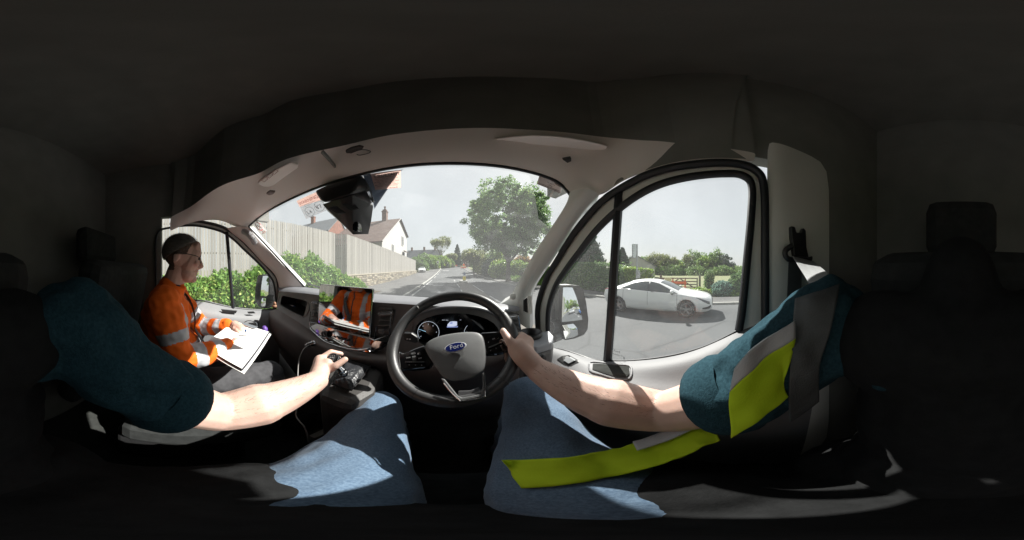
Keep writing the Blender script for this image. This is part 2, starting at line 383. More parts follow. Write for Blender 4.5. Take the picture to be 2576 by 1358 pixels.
def limbs(mb, base, h, r0, seed, levels=4, spread=.55, split=3, fork=.32, updraft=.35, lean=(0, 0)):
    """a trunk that forks into thinner limbs; returns the twig ends"""
    rn = random.Random(seed); ends = []
    def grow(p, d, L, r, lv):
        k = 4 if lv == 0 else 3; pts = [p]; q = p.copy(); dd = d.copy()
        for i in range(k):
            dd = (dd+Vector((rn.uniform(-1, 1), rn.uniform(-1, 1), rn.uniform(-.3, .6)))*.13*(0.5 if lv == 0 else 1)).normalized(); q = q+dd*L/k; pts.append(q.copy())
        r1 = r*(.72 if lv == 0 else .55); mb.tube(pts, [r*(1.25 if lv == 0 and i == 0 else 1)+(r1-r)*i/k for i in range(k+1)], 8 if lv < 2 else 5, cap=False)
        if lv >= levels-1: ends.append(q); return
        if lv > 0: ends.append((pts[-2]+q)/2)
        n = split+(1 if rn.random() < .5 else 0)+(2 if lv == 0 else 0); ph = rn.uniform(0, 6.28)
        for i in range(n):
            a = ph+i*2.4+rn.uniform(-.3, .3); s = spread*rn.uniform(.6, 1.25)*(1.15 if lv == 0 else 1)
            o = dd.orthogonal().normalized(); o.rotate(Quaternion(dd, a)); nd = (dd*math.cos(s)+o*math.sin(s)+Vector((0, 0, updraft*.3))).normalized()
            st = q if i < 2 else pts[-2].lerp(q, rn.uniform(0, 1)) if lv else pts[-2].lerp(q, rn.uniform(.3, 1))
            grow(st.copy(), nd, L*rn.uniform(.62, .85)*(h*.26/(h*fork) if lv == 0 else 1), r1*rn.uniform(.5, .75), lv+1)
    grow(Vector(base), Vector((lean[0], lean[1], 1)).normalized(), h*fork, r0, 0)
    return ends
def tree(name, label, base, h, crown, leafm, clumps=120, per=120, crad=.7, lsize=.22, seed=1, bark=None, trunk_r=None, group=None, levels=4, spread=.6, fork=.3, hollow=.25, cat='tree', use_ends=True, flat=.8):
    """crown = (centre height, horizontal radius, vertical radius)"""
    base = Vector(base); t = thing(name, label, cat, base, group); rn = np.random.default_rng(seed)
    mb = MB(); ends = limbs(mb, base, h*.93, trunk_r or h*.022, seed, levels, spread, fork=fork)
    ch, cr, cv = crown; cc = base+Vector((0, 0, ch)); cs = []
    for e in ends:
        q = e-cc; s = math.sqrt((q.x/cr)**2+(q.y/cr)**2+(q.z/cv)**2)
        if s > 1: e = cc+q/s*.93
        cs.append(e)
    mb.build('trunk', bark or M_bark, t, smooth=True)
    if clumps:
        pts = [tuple(e) for e in cs] if use_ends else []
        while len(pts) < clumps:
            d = rn.normal(size=3); d /= np.linalg.norm(d); u = (hollow+(1-hollow)*rn.random())**.5
            lump = 1+.09*math.sin(3*math.atan2(d[1], d[0])+seed)+.08*math.sin(5*d[2]*2+seed*2)
            pts.append((cc.x+d[0]*cr*u*lump, cc.y+d[1]*cr*u*lump, cc.z+d[2]*cv*u*lump))
        pts = np.array(pts)[:max(clumps, len(pts))]
        me = npmesh('crown', leaves(pts, crad*(.5+rn.random(len(pts))), per, lsize, seed, flat), 4)
        link('crown', me, leafm, t)
    return t
def bush(name, label, boxes, leafm, n, lsize, seed, group=None, cat='bush', stems=True, core=True):
    """boxes: ellipsoid lumps (centre, radii) whose shells carry the leaves"""
    b0 = Vector(boxes[0][0]); t = thing(name, label, cat, (b0.x, b0.y, gz(b0.y)), group); r = np.random.default_rng(seed); allv = []; st = MB()
    vol = [b[1][0]*b[1][2]+b[1][1]*b[1][2]+b[1][0]*b[1][1] for b in boxes]; tot = sum(vol)
    for (c, rr), w in zip(boxes, vol):
        k = int(n*w/tot); d = r.normal(size=(k, 3)); d /= np.linalg.norm(d, axis=1, keepdims=True)
        lump = 1+.13*np.sin(d[:, :1]*7+seed)*np.sin(d[:, 1:2]*6+d[:, 2:]*5)
        p = np.array(c)+d*np.array(rr)*(.72+.33*r.random((k, 1)))*lump
        p = p[p[:, 2] > gz(c[1])-.05]
        allv.append(leaves(p, np.full(len(p), lsize*1.2), 4, lsize, seed+1))
        if stems:
            for i in range(5):
                a = r.random()*6.28; st.tube([V(c[0]+.1*math.cos(a), c[1]+.1*math.sin(a), gz(c[1])-.05), V(c[0]+rr[0]*.4*math.cos(a), c[1]+rr[1]*.4*math.sin(a), c[2]), V(c[0]+rr[0]*.75*math.cos(a), c[1]+rr[1]*.75*math.sin(a), c[2]+rr[2]*.6)], [.03, .02, .008], 5)
    link('foliage', npmesh('foliage', np.concatenate(allv), 4), leafm, t)
    if stems: st.build('stems', M_bark, t)['kind'] = 'stuff'
    return t
# ---------------------------------------------------------------- near fence and shrubs on the left
M_board = mat('weathered_board', (.23, .22, .20), .85, scale=2, col2=(.32, .31, .285), bump=.3, bscale=9, stretch=(6, 6, .5), detail=6)
M_post = mat('fence_post_wood', (.34, .32, .29), .85, var=.15, scale=4, bump=.3)
def vary(m, lo, hi):
    """each piece a little lighter or darker than its neighbour"""
    n = m.node_tree.nodes; L = m.node_tree.links; p = n['Principled BSDF']; src = p.inputs['Base Color'].links[0].from_socket
    oi = n.new('ShaderNodeObjectInfo'); mr = n.new('ShaderNodeMapRange'); mr.inputs[3].default_value = lo; mr.inputs[4].default_value = hi; L.new(oi.outputs['Random'], mr.inputs[0])
    hs = n.new('ShaderNodeHueSaturation'); L.new(mr.outputs[0], hs.inputs['Value']); L.new(src, hs.inputs['Color']); L.new(hs.outputs[0], p.inputs['Base Color'])
vary(M_board, .82, 1.12)
def board_mesh(w, h, th):
    mb = MB(); pr = [(-w/2, 0), (w/2, 0), (w/2, h-.02), (w/2-.012, h), (-w/2+.012, h), (-w/2, h-.02)]
    mb.prism([V(0, x, z) for x, z in pr], (th, 0, 0)); return mb.mesh('board')
def fence(label, x0, y0, x1, y1, zb, zt, pitch, seed):
    t = thing('board_fence', label, 'fence', (x0, y0, zb(0))); rn = random.Random(seed)
    L = math.hypot(x1-x0, y1-y0); n = int(L/pitch); ang = math.atan2(x1-x0, y1-y0)
    me = board_mesh(pitch*.84, 1., .022); me.materials.append(M_board)
    for i in range(n):
        s = (i+.5)/n; o = bpy.data.objects.new('board', me); C.objects.link(o); o.parent = t
        x, y = x0+(x1-x0)*s, y0+(y1-y0)*s; hgt = zt(s)-zb(s)+rn.uniform(-.012, .012)
        o.location = Vector((x+rn.uniform(0, .012), y, zb(s)))-t.location; o.scale = (1, rn.uniform(.93, 1.03), hgt); o.rotation_euler = (rn.uniform(-.004, .004), 0, -ang+rn.uniform(-.02, .02))
    nx = Vector((-math.cos(ang), math.sin(ang), 0))
    for k in (.12, .5, .88):
        mb = MB()
        for i in range(8):
            a, b = i/8, (i+1)/8
            p = V(x0+(x1-x0)*a, y0+(y1-y0)*a, zb(a)+(zt(a)-zb(a))*k)+nx*.03; q = V(x0+(x1-x0)*b, y0+(y1-y0)*b, zb(b)+(zt(b)-zb(b))*k)+nx*.03
            mb.tube([p, q], .04, 4)
        mb.build('rail', M_post, t)
    for i in range(int(L/3)+1):
        s = min(i*3/L, 1); p = V(x0+(x1-x0)*s, y0+(y1-y0)*s, 0)+nx*.1
        MB().box((p.x, p.y, (zb(s)+zt(s))/2-.1), (.1, .1, zt(s)-zb(s)+.05)).build('post', M_post, t)
    return t
fence('tall weathered board fence behind the shrubs on the passenger side', -8.15, -13, -8.15, 9.6, lambda s: .6, lambda s: 4.45, .145, 1)
fence('short shaded fence panel at the corner between two tall board fences', -8.2, 9.62, -7.62, 10.38, lambda s: .8, lambda s: 4.42, .145, 2)
fence('tall board fence standing on the stone wall beside the pavement', -7.62, 10.4, -7.62, 36.2, lambda s: 1.28+.27*s, lambda s: 4.44-.68*s, .145, 3)
# stone wall below the fence
sw = thing('stone_wall', 'low wall of rough buff stone blocks under the board fence', 'wall', (-7.5, 10, 0))
M_mort = mat('mortar', (.2, .185, .16), .95, scale=5); STN = [mat('stone_a', (.24, .21, .16), .9, scale=3, var=.25, bump=.7, bscale=14), mat('stone_b', (.17, .155, .125), .9, scale=3, var=.25, bump=.7, bscale=14), mat('stone_c', (.28, .255, .2), .9, scale=3, var=.25, bump=.7, bscale=14)]
mb = MB(); rows = []
for y in np.arange(10.2, 36.6, 2.): rows.append([V(-7.46, y, gz(y)-.1), V(-7.46, y, 1.27+.27*(y-10)/26), V(-7.75, y, 1.27+.27*(y-10)/26), V(-7.75, y, gz(y)-.1)])
mb.grid(rows).build('mortar_core', M_mort, sw)
smesh = []
for k, m in enumerate(STN):
    b = MB(); b.box((0, 0, 0), (1, 1, 1)); me = b.mesh('stone'); bb = bmesh.new(); bb.from_mesh(me)
    bmesh.ops.bevel(bb, geom=bb.edges[:], offset=.13, segments=1, affect='EDGES'); rn = random.Random(k)
    for v in bb.verts: v.co += Vector((rn.uniform(-.05, .05), rn.uniform(-.03, .03), rn.uniform(-.05, .05)))
    bb.to_mesh(me); bb.free(); me.materials.append(m); smesh.append(me)
rn = random.Random(5); cnt = 0
for c in range(6):
    y = 10.3+rn.uniform(0, .3)
    while y < 36 and cnt < 295:
        L = rn.uniform(.35, .8)*(1+(y-10)/26*.7); z0 = gz(y)-.02; top = 1.24+.27*(y-10)/26; hh = (top-z0)/6
        o = bpy.data.objects.new('stone', rn.choice(smesh)); C.objects.link(o); o.parent = sw
        o.location = Vector((-7.44, y+L/2, z0+hh*(c+.5)))-sw.location; o.scale = (.13+rn.uniform(0, .05), L*.96, hh*.93); y += L; cnt += 1
cp = MB(); rows = []
for y in np.arange(10.2, 36.6, 2.):
    z = 1.27+.27*(y-10)/26; rows.append([V(-7.34, y, z), V(-7.34, y, z+.07), V(-7.6, y, z+.07), V(-7.6, y, z)])
cp.grid(rows).build('coping', STN[2], sw)
for m in STN: vary(m, .75, 1.25)
# soil bed and shrubs
strip('soil_bed', -8.1, -4.9, M_soil, .13, -20, 11.2)
SH = [(-7.0, 10.6, .8), (-6.6, 9.0, .95), (-6.4, 7.2, 1.35), (-6.3, 5.5, 1.75), (-6.2, 4.0, 1.7), (-5.9, 2.4, 1.3), (-6.1, .8, 1.15), (-6.0, -.9, 1.15), (-6.2, -2.8, 1.1), (-6.1, -5., 1.2), (-6.0, -7.5, 1.3)]
SHL = ['low leafy shrub in front of the stone wall', 'rounded shrub before the shaded fence corner', 'bright green shrub just above the touchscreen', 'tall bright green shrub left of the touchscreen', 'tallest bright shrub beside the left windscreen pillar', 'leafy shrub beside the left wing mirror', 'green shrub right of the pillar in the passenger window', 'green shrub behind the bar in the passenger window', 'shrub beside the passenger face', 'shrub behind the passenger head', 'last shrub of the row behind the passenger']
for i, (x, y, h) in enumerate(SH):
    bush('shrub', SHL[i]+', in front of the fence', [((x, y, h*.55), (.95, .95, h*.72)), ((x+.5, y-.4, h*.35), (.7, .7, h*.6)), ((x-.5, y+.5, h*.7), (.7, .8, h*.75))], L_shrub, 5200 if -3 < y < 9 else 1800, .085, 40+i, 'shrubs along the board fence')
# ================================================================ houses on the left
M_ren = mat('white_render', (.42, .415, .4), .85, var=.05, scale=1.5, bump=.15)
M_tile = mat('brown_roof_tiles', (.1, .066, .054), .8, scale=1.4, col2=(.15, .104, .085), bump=.9, bscale=7, stretch=(1, 1, 3))
M_slate = mat('slate', (.13, .14, .15), .6, scale=2, var=.15, bump=.5, bscale=9)
M_brick = mat('red_brick', (.18, .078, .052), .85, scale=3, var=.25, bump=.5, bscale=12)
M_brickd = mat('chimney_brick', (.14, .085, .066), .85, scale=3, var=.25, bump=.5, bscale=12)
M_dark = mat('dark_window_pane', (.03, .035, .04), .08); M_wfr = mat('window_frame_white', (.7, .7, .68), .5); M_blk = mat('black_gutter', (.03, .03, .03), .5)
hw = thing('white_house', 'white rendered gable house with long brown tiled roof behind the fence', 'house', (-8.6, 27, gz(27)))
ya, yb, yc = 19.2, 27.3, 32.6; za, zr, zc = 5.45, 10.55, 8.35
xg = -8.5; xw = -19.
mb = MB(); mb.prism([V(xg-.15, ya+.5, .3), V(xg-.15, yc-.4, .3), V(xg-.15, yc-.4, zc-.05), V(xg-.15, yb, zr-.25), V(xg-.15, ya+.5, za+.05)], (xw-xg+.3, 0, 0)); mb.build('wall', M_ren, hw)
rf = MB(); rf.prism([V(xg+.1, ya, za-.12), V(xg+.1, yb, zr), V(xg+.1, yc, zc-.05), V(xg+.1, yc, zc-.22), V(xg+.1, yb, zr-.2), V(xg+.1, ya, za-.32)], (xw-xg-.2, 0, 0)); rfo = rf.build('roof', M_tile, hw)
for a, b, c, d in ((ya, za-.2, yb, zr-.05), (yb, zr-.05, yc, zc-.15)): MB().tube([V(xg+.12, a, b), V(xg+.12, c, d)], .07, 4).build('bargeboard', M_blk, rfo)
ch = MB(); ch.box((-11.4, 27.3, 11.3), (.85, .8, 1.9)).box((-11.4, 27.3, 12.1), (1.02, .96, .14)).box((-11.4, 27.3, 12.35), (.7, .65, .3)); cho = ch.build('chimney', M_brickd, rfo)
MB().lathe((-11.4, 27.3, 12.5), [(.16, 0), (.13, .45), (.2, .5), (.2, .62), (.1, .62)], n=12).build('pot', M_brickd, rfo)
for (y, z, w, h) in ((29.2, 6.9, 1.0, 1.6), (23.9, 4.9, .7, 1.2)):
    w_ = MB().box((xg-.13, y, z), (.08, w, h)).build('window', M_dark, hw)
    fr = MB()
    for dy in (-w/2, 0, w/2): fr.box((xg-.08, y+dy, z), (.06, .08, h+.08))
    for dz in (-h/2, h/2): fr.box((xg-.08, y, z+dz), (.055, w, .08))
    fr.build('window_frame', M_wfr, w_)
dr = MB(); dr.prism([V(xg+.05, 29.3, 5.0), V(xg+.6, 29.3, 4.9), V(xg+.6, 29.3, 4.98), V(xg+.05, 29.3, 5.25)], (0, 1.3, 0)); dr.build('door_canopy', M_tile, hw)
MB().box((xg-.1, 29.9, 3.9), (.1, .95, 2.1)).build('door', M_blk, hw)
# slate-roofed brick house
def gable_house(name, label, c, w, d, ze, zr, wallm, roofm, rot=0, chim=None, wins=(), base=None, cat='house', chm=None):
    """ridge runs along local x (length d); w across"""
    t = thing(name, label, cat, (c[0], c[1], gz(c[1]))); Mx = Matrix.Rotation(rot, 3, 'Z'); o = Vector((c[0], c[1], 0)); zb = gz(c[1])-.5 if base is None else base
    T = lambda x, y, z: o+Mx@Vector((x, y, 0))+Vector((0, 0, z))
    mb = MB(); mb.prism([T(d/2, -w/2, zb), T(d/2, w/2, zb), T(d/2, w/2, ze), T(d/2, 0, zr), T(d/2, -w/2, ze)], T(-d/2, 0, 0)-T(d/2, 0, 0)); mb.build('wall', wallm, t)
    k = (zr-ze)/(w/2); e = w/2+.3
    r = MB(); r.prism([T(d/2+.15, -e, zr+.12-k*e), T(d/2+.15, 0, zr+.12), T(d/2+.15, e, zr+.12-k*e), T(d/2+.15, e, zr-.06-k*e), T(d/2+.15, 0, zr-.06+.08), T(d/2+.15, -e, zr-.06-k*e)], T(-d/2-.15, 0, 0)-T(d/2+.15, 0, 0)); ro = r.build('roof', roofm, t)
    if chim:
        for cx in chim:
            q = MB(); p = T(cx, 0, 0); q.box((p.x, p.y, zr+.5), (.8, .6, 1.7), Mx).box((p.x, p.y, zr+1.3), (.95, .75, .14), Mx); q.build('chimney', chm or M_brickd, ro)
    for (side, s, z, ww, hh) in wins:
        if side == 'g': a = T(d/2+.02, s, z); sz = (.06, ww, hh)
        elif side == 'f': a = T(s, -w/2-.02, z); sz = (ww, .06, hh)
        wo_ = MB().box(a, sz, Mx).build('window', M_dark, t)
        f2 = MB(); al = 1 if side == 'g' else 0
        for dd in (-ww/2, 0, ww/2): f2.box(a+Mx@(Vector((.03, dd, 0)) if al else Vector((dd, -.03, 0))), (.05, .07, hh+.07) if al else (.07, .05, hh+.07), Mx)
        for dd in (-hh/2, hh/2): f2.box(a+Mx@(Vector((.03, 0, 0)) if al else Vector((0, -.03, 0)))+Vector((0, 0, dd)), (.045, ww, .07) if al else (ww, .045, .07), Mx)
        f2.build('window_frame', M_wfr, wo_)
    return t
gable_house('brick_house', 'red brick house with slate roof and square chimney behind the fence', (-23.6, 23.2), 7, 9., 8.3, 11.25, M_brick, M_slate, R(8), (-1.8,), [('g', 0, 6, 1.2, 1.4)], chm=M_brick)
gable_house('low_outbuilding', 'low brown tiled roof between brick house and white house', (-20.4, 28.5), 6, 7, 6.2, 8.6, M_brick, M_tile, R(-70), None, [('g', 0, 4, 1, 1.2)])
gable_house('stone_house', 'grey stone house with tall chimneys beyond the fence end', (-11.5, 74), 7, 16, 6.8, 10.4, mat('grey_stone', (.24, .22, .19), .9, scale=2, var=.2), M_slate, R(-6), (-6, 0, 5), [('g', 0, 6.2, .8, 1.3), ('f', -3, 5, 1, 1.2), ('f', 2, 5, 1, 1.2)], cat='house')
gable_house('red_roofed_house', 'dark red brick house with red roof at the end of the road', (8.6, 84), 9, 9, 5.9, 10.2, mat('dark_brick', (.12, .08, .075), .85, scale=2, var=.25), mat('red_tile', (.25, .1, .075), .85, scale=2, var=.2), R(-105), None, [('g', -2, 5, 1.2, 1.2), ('g', 2, 5, 1.2, 1.2), ('f', 0, 5, 1.6, 1.2)])
gable_house('field_house', 'grey roofed bungalow half hidden behind the tall hedge', (33, 14.5), 7, 12, 2.4, 4.3, M_ren, M_slate, R(20), None, [('f', -2, 1.6, 1.4, 1.1)])
# ================================================================ trees
def at(px, y):  # ground spot under a picture column
    a, _ = azlat(px, 679); x = y*math.tan(a); return Vector((x, y, gz(y)))
tree('broad_maple', 'broad leafy tree with rounded crown and forked trunk right of the road', (7.35, 19.4, gz(19)), 12.4, (7.9, 5.6, 4.7), L_maple, clumps=560, per=105, crad=.62, lsize=.17, seed=14, trunk_r=.34, levels=4, spread=.6, fork=.22, hollow=.35)
tree('verge_tree', 'pale green smaller tree left of the broad tree over the verge', at(1192, 30), 6.8, (4.5, 2.6, 2.3), L_olive, clumps=90, per=90, crad=.6, lsize=.2, seed=4, trunk_r=.12)
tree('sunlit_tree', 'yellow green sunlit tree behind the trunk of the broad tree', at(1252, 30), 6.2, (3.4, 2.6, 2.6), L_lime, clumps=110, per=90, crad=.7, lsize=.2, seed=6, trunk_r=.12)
tree('rust_leaved_tree', 'small rust coloured tree right of the broad tree trunk', at(1312, 27), 5., (3.3, 1.5, 1.4), L_rust, clumps=50, per=80, crad=.5, lsize=.18, seed=8, trunk_r=.1)
tree('roadside_tree', 'dark leafy tree cut off by the right windscreen pillar', (14.2, 15.6, gz(16)), 8.6, (5.4, 2.3, 3.2), L_mid, clumps=90, per=90, crad=.8, lsize=.22, seed=9, trunk_r=.2)
tree('sparse_ash', 'sparse tall ash tree with thin spring leaves beyond the fence', at(1106, 68), 15.8, (10, 4.4, 5.6), L_olive, clumps=120, per=16, crad=.8, lsize=.26, seed=22, trunk_r=.32, levels=5, spread=.42, fork=.3)
tree('bronze_tree', 'bronze green tree between sparse ash and dark conifer', at(1135, 66), 8., (5, 1.9, 3.3), L_olive, clumps=90, per=70, crad=.7, lsize=.26, seed=23)
def conifer(name, label, base, h, r, seed, leafm=None, n=5200, group=None):
    t = thing(name, label, 'tree', base, group); base = Vector(base); rn = np.random.default_rng(seed)
    mb = MB(); mb.tube([base, base+V(0, 0, h*.95)], [h*.025, .02], 7)
    z = rn.random(n)**1.25; a = rn.random(n)*6.283; rr = r*(1-z)**.75*(.55+.5*rn.random(n))*(1+.18*np.sin(z*55+a*2))
    p = np.stack([base.x+rr*np.cos(a), base.y+rr*np.sin(a), base.z+.15*h*.3+z*h-rr*.22], 1)
    for i in range(40):
        zz = .1+.8*i/40; q = i*2.4; mb.tube([base+V(0, 0, zz*h), base+V(r*(1-zz)*.8*math.cos(q), r*(1-zz)*.8*math.sin(q), zz*h-.1)], [.03, .01], 4)
    mb.build('trunk', M_bark, t); link('crown', npmesh('crown', leaves(p, np.full(n, .18), 4, .2*max(.8, h/9), seed, elong=2.2), 4), leafm or L_dark, t); return t
conifer('dark_conifer', 'dark pointed conifer at the far end of the road', at(1150, 74), 9.4, 2.7, 3)
conifer('garden_conifer', 'tall dark bluish conifer behind the clipped hedge', (13.0, 11.9, gz(12)), 6.6, 2.8, 5, n=7500)
conifer('small_conifer', 'smaller dark conifer between hedge and window bar', (17.2, 9.6, gz(9)), 3.9, 1.5, 6, n=2500)
# bushes at the far left and far right
FB = [(1052, 46, 3.6, 2.4, 'dark green bush just beyond the fence end'), (1066, 52, 4.6, 2.6, 'tall green bush beyond the parked car'), (1084, 54, 4.2, 2.4, 'bright green bush left of the speed sign'), (1097, 58, 4.0, 2.3, 'leafy bush behind the speed sign'), (1113, 60, 4.0, 2.4, 'pale green bush right of the speed sign'), (1127, 63, 3.2, 2.0, 'low bush behind the road workers')]
for i, (px, y, h, r, lab) in enumerate(FB):
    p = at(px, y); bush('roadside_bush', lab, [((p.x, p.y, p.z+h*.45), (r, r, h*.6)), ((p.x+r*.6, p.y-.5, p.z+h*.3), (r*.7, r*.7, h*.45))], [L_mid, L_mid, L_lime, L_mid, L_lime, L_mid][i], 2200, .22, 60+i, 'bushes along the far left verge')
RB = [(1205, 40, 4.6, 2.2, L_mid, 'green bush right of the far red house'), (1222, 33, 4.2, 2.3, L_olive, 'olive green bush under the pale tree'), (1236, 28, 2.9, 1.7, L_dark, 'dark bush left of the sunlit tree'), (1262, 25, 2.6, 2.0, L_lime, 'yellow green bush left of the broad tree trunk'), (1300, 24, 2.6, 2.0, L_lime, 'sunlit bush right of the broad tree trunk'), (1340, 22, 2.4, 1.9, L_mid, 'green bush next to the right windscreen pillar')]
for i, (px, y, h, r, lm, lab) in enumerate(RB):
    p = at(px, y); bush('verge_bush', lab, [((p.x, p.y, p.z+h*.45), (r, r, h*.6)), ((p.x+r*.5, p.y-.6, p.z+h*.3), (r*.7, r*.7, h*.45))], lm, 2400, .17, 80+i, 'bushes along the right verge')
tg = []
gr = np.random.default_rng(5)
yy = gr.uniform(11, 46, 9000); xx = np.array([rk(y) for y in yy])+1.7+gr.random(9000)**1.5*2.6; zz = np.array([gz(y) for y in yy])+.12+gr.random(9000)*.45*np.minimum(1, (xx-np.array([rk(y) for y in yy])-1.6))
tag(link('verge_grass', npmesh('verge_grass', leaves(np.stack([xx, yy, zz], 1), np.full(9000, .12), 5, .14, 9, elong=2.6), 4), L_mid), 'long grass and weeds on the verge under the broad tree', 'grass', kind='stuff')
# clipped hedge beside the car
hx = []
def hedge(name, label, x0, x1, y0, y1, top, n, seed, leafm, wob=.22):
    t = thing(name, label, 'hedge', ((x0+x1)/2, (y0+y1)/2, gz((y0+y1)/2))); r = np.random.default_rng(seed)
    u = r.random(n); f = r.random(n); y = y0+(y1-y0)*u; tp = np.array([top(q) for q in y]); bs = np.array([gz(q) for q in y])
    x = np.where(f < .62, x0, x0+(x1-x0)*r.random(n)); z = np.where(f < .62, bs+(tp-bs)*r.random(n)**.9, tp)
    e = f > .93; x = np.where(e, x0+(x1-x0)*r.random(n), x); y = np.where(e, np.where(r.random(n) < .5, y0, y1), y); z = np.where(e, bs+(tp-bs)*r.random(n), z)
    s = np.sin(y*2.1)*np.sin(z*2.7+y)*wob; rd = np.clip((z-(tp-.5))/.5, 0, 1)**2*.3
    x = x-s*.6+rd*(f < .62)+r.normal(size=n)*.05; z = z+np.sin(y*1.3+x)*wob*.35*(f > .6)+r.normal(size=n)*.04
    link('foliage', npmesh('foliage', leaves(np.stack([x, y, z], 1), np.full(n, .1), 4, .085, seed, elong=1.4), 4), leafm, t)
    k = MB(); rows = []
    for q in np.linspace(y0+.15, y1-.15, 10): rows.append([V(x0+.25, q, gz(q)-.05), V(x0+.25, q, top(q)-.25), V(x1-.2, q, top(q)-.25), V(x1-.2, q, gz(q)-.05)])
    k.grid(rows).build('dark_core', M_bark, t); return t  # box core, its dark colour stands in for shade inside the hedge
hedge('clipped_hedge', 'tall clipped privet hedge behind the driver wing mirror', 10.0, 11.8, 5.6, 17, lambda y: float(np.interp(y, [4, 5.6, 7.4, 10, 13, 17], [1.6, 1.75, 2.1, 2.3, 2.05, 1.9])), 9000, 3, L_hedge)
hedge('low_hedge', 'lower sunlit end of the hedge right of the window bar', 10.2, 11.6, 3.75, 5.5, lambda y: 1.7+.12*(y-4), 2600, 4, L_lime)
# bus stop
bs = thing('bus_stop', 'tall grey bus stop post with blank flag panel behind the white car', 'bus stop', (9.7, 4.33, .1))
M_galv = mat('galvanised', (.38, .4, .4), .5, .3); M_flag = mat('flag_panel', (.5, .54, .53), .5)
MB().tube([V(9.7, 4.33, .08), V(9.7, 4.33, 3.32)], .055, 10).build('post', M_galv, bs)
MB().box((9.55, 4.48, 2.88), (.2, .24, .86), Matrix.Rotation(R(-45), 3, 'Z')).build('flag', M_flag, bs, bevel=.01)
MB().box((9.545, 4.475, 2.52), (.206, .2, .14), Matrix.Rotation(R(-45), 3, 'Z')).build('stop_plate', M_galv, bs)
MB().box((9.66, 4.25, 1.45), (.1, .3, .5), Matrix.Rotation(R(-20), 3, 'Z')).build('timetable_case', M_galv, bs, bevel=.01)
# rail fence and field gate
M_rail = mat('fence_rail', (.16, .135, .11), .9, scale=4, var=.25, bump=.4)
fy = [2.6, 1.0, -.6]
rf_ = thing('rail_fence', 'weathered post and rail fence at the field edge behind the car', 'fence', (13.2, 5.5, 0))
for y in (9.5, 8.0, 6.5, 5.0, 3.5): MB().box((13.2, y, .5), (.12, .12, 1.15)).build('post', M_rail, rf_)
for z in (.35, .68, .98): MB().box((13.12, 6.5, z), (.04, 6.1, .1)).build('rail', M_rail, rf_)
gt = thing('field_gate', 'wooden five bar field gate with diagonal braces behind the car bonnet', 'gate', (12.9, 2.2, 0))
for z in (.22, .42, .62, .84, 1.08): MB().box((12.9, 2.05, z), (.04, 2.9, .085)).build('bar', M_rail, gt)
for y in (3.45, 2.6, 1.6, .65): MB().box((12.86, y, .64), (.04, .09, .98)).build('upright', M_rail, gt)
for (ya_, za_, yb_, zb_) in ((3.4, .25, 2.1, 1.05), (.7, .25, 2.0, 1.05)): MB().tube([V(12.83, ya_, za_), V(12.83, yb_, zb_)], .045, 4).build('brace', M_rail, gt)
MB().box((12.92, .45, .65), (.16, .16, 1.35)).build('gate_post', M_rail, gt); MB().box((12.92, 3.62, .65), (.16, .16, 1.35)).build('gate_post', M_rail, gt)
# roadworks barrier leaning on the gate
M_or = mat('barrier_orange', (.78, .13, .03), .5, var=.1); M_cream = mat('barrier_cream', (.72, .62, .38), .5); M_wht = mat('sign_white', (.72, .72, .7), .5)
rb = thing('roadworks_barrier', 'orange roadworks barrier with cream notice boards in front of the field gate', 'barrier', (12.2, 2.5, 0))
for (y, z, w, h) in ((2.55, .78, 2.2, .14), (2.55, .42, 2.2, .14)): MB().box((12.3, y, z), (.05, w, h)).build('plank', M_or, rb, bevel=.01)
for y in (1.55, 2.5, 3.5): MB().box((12.32, y, .5), (.06, .09, .98)).build('upright', M_or, rb); MB().box((12.32, y, .05), (.6, .16, .08)).build('foot', M_blk, rb)
MB().box((12.24, 2.85, .96), (.02, .5, .34)).build('notice_board', M_cream, rb); MB().box((12.24, 2.8, .64), (.02, .46, .3)).build('notice_board', M_wht, rb)
# ivy post, garden shrubs at the pavement edge
bush('ivy_post', 'ivy covered gate post beside the field gate', [((12.2, -.25, .75), (.3, .3, .9)), ((12.1, -.3, 1.25), (.32, .3, .35))], L_hedge, 1300, .1, 7, cat='plant')
bush('flowering_shrub', 'pale blue green flowering shrub at the pavement edge by the gate', [((11.3, -1.2, .4), (.6, .7, .55))], leafmat('leaf_bluish', (.1, .2, .15), (.2, .33, .27), (.4, .5, .45)), 1500, .09, 8)
bush('garden_shrub', 'green garden shrub at the right edge of the driver window', [((11.6, -2.6, .6), (.8, .9, .9)), ((11.2, -3.4, .4), (.6, .8, .6))], L_hedge, 2200, .1, 9)
bush('ground_shrub', 'low weedy shrub under the field gate behind the car bonnet', [((11.4, .4, .15), (.5, .9, .35)), ((11.2, -1.9, .12), (.4, .8, .3))], L_lime, 1200, .09, 10)
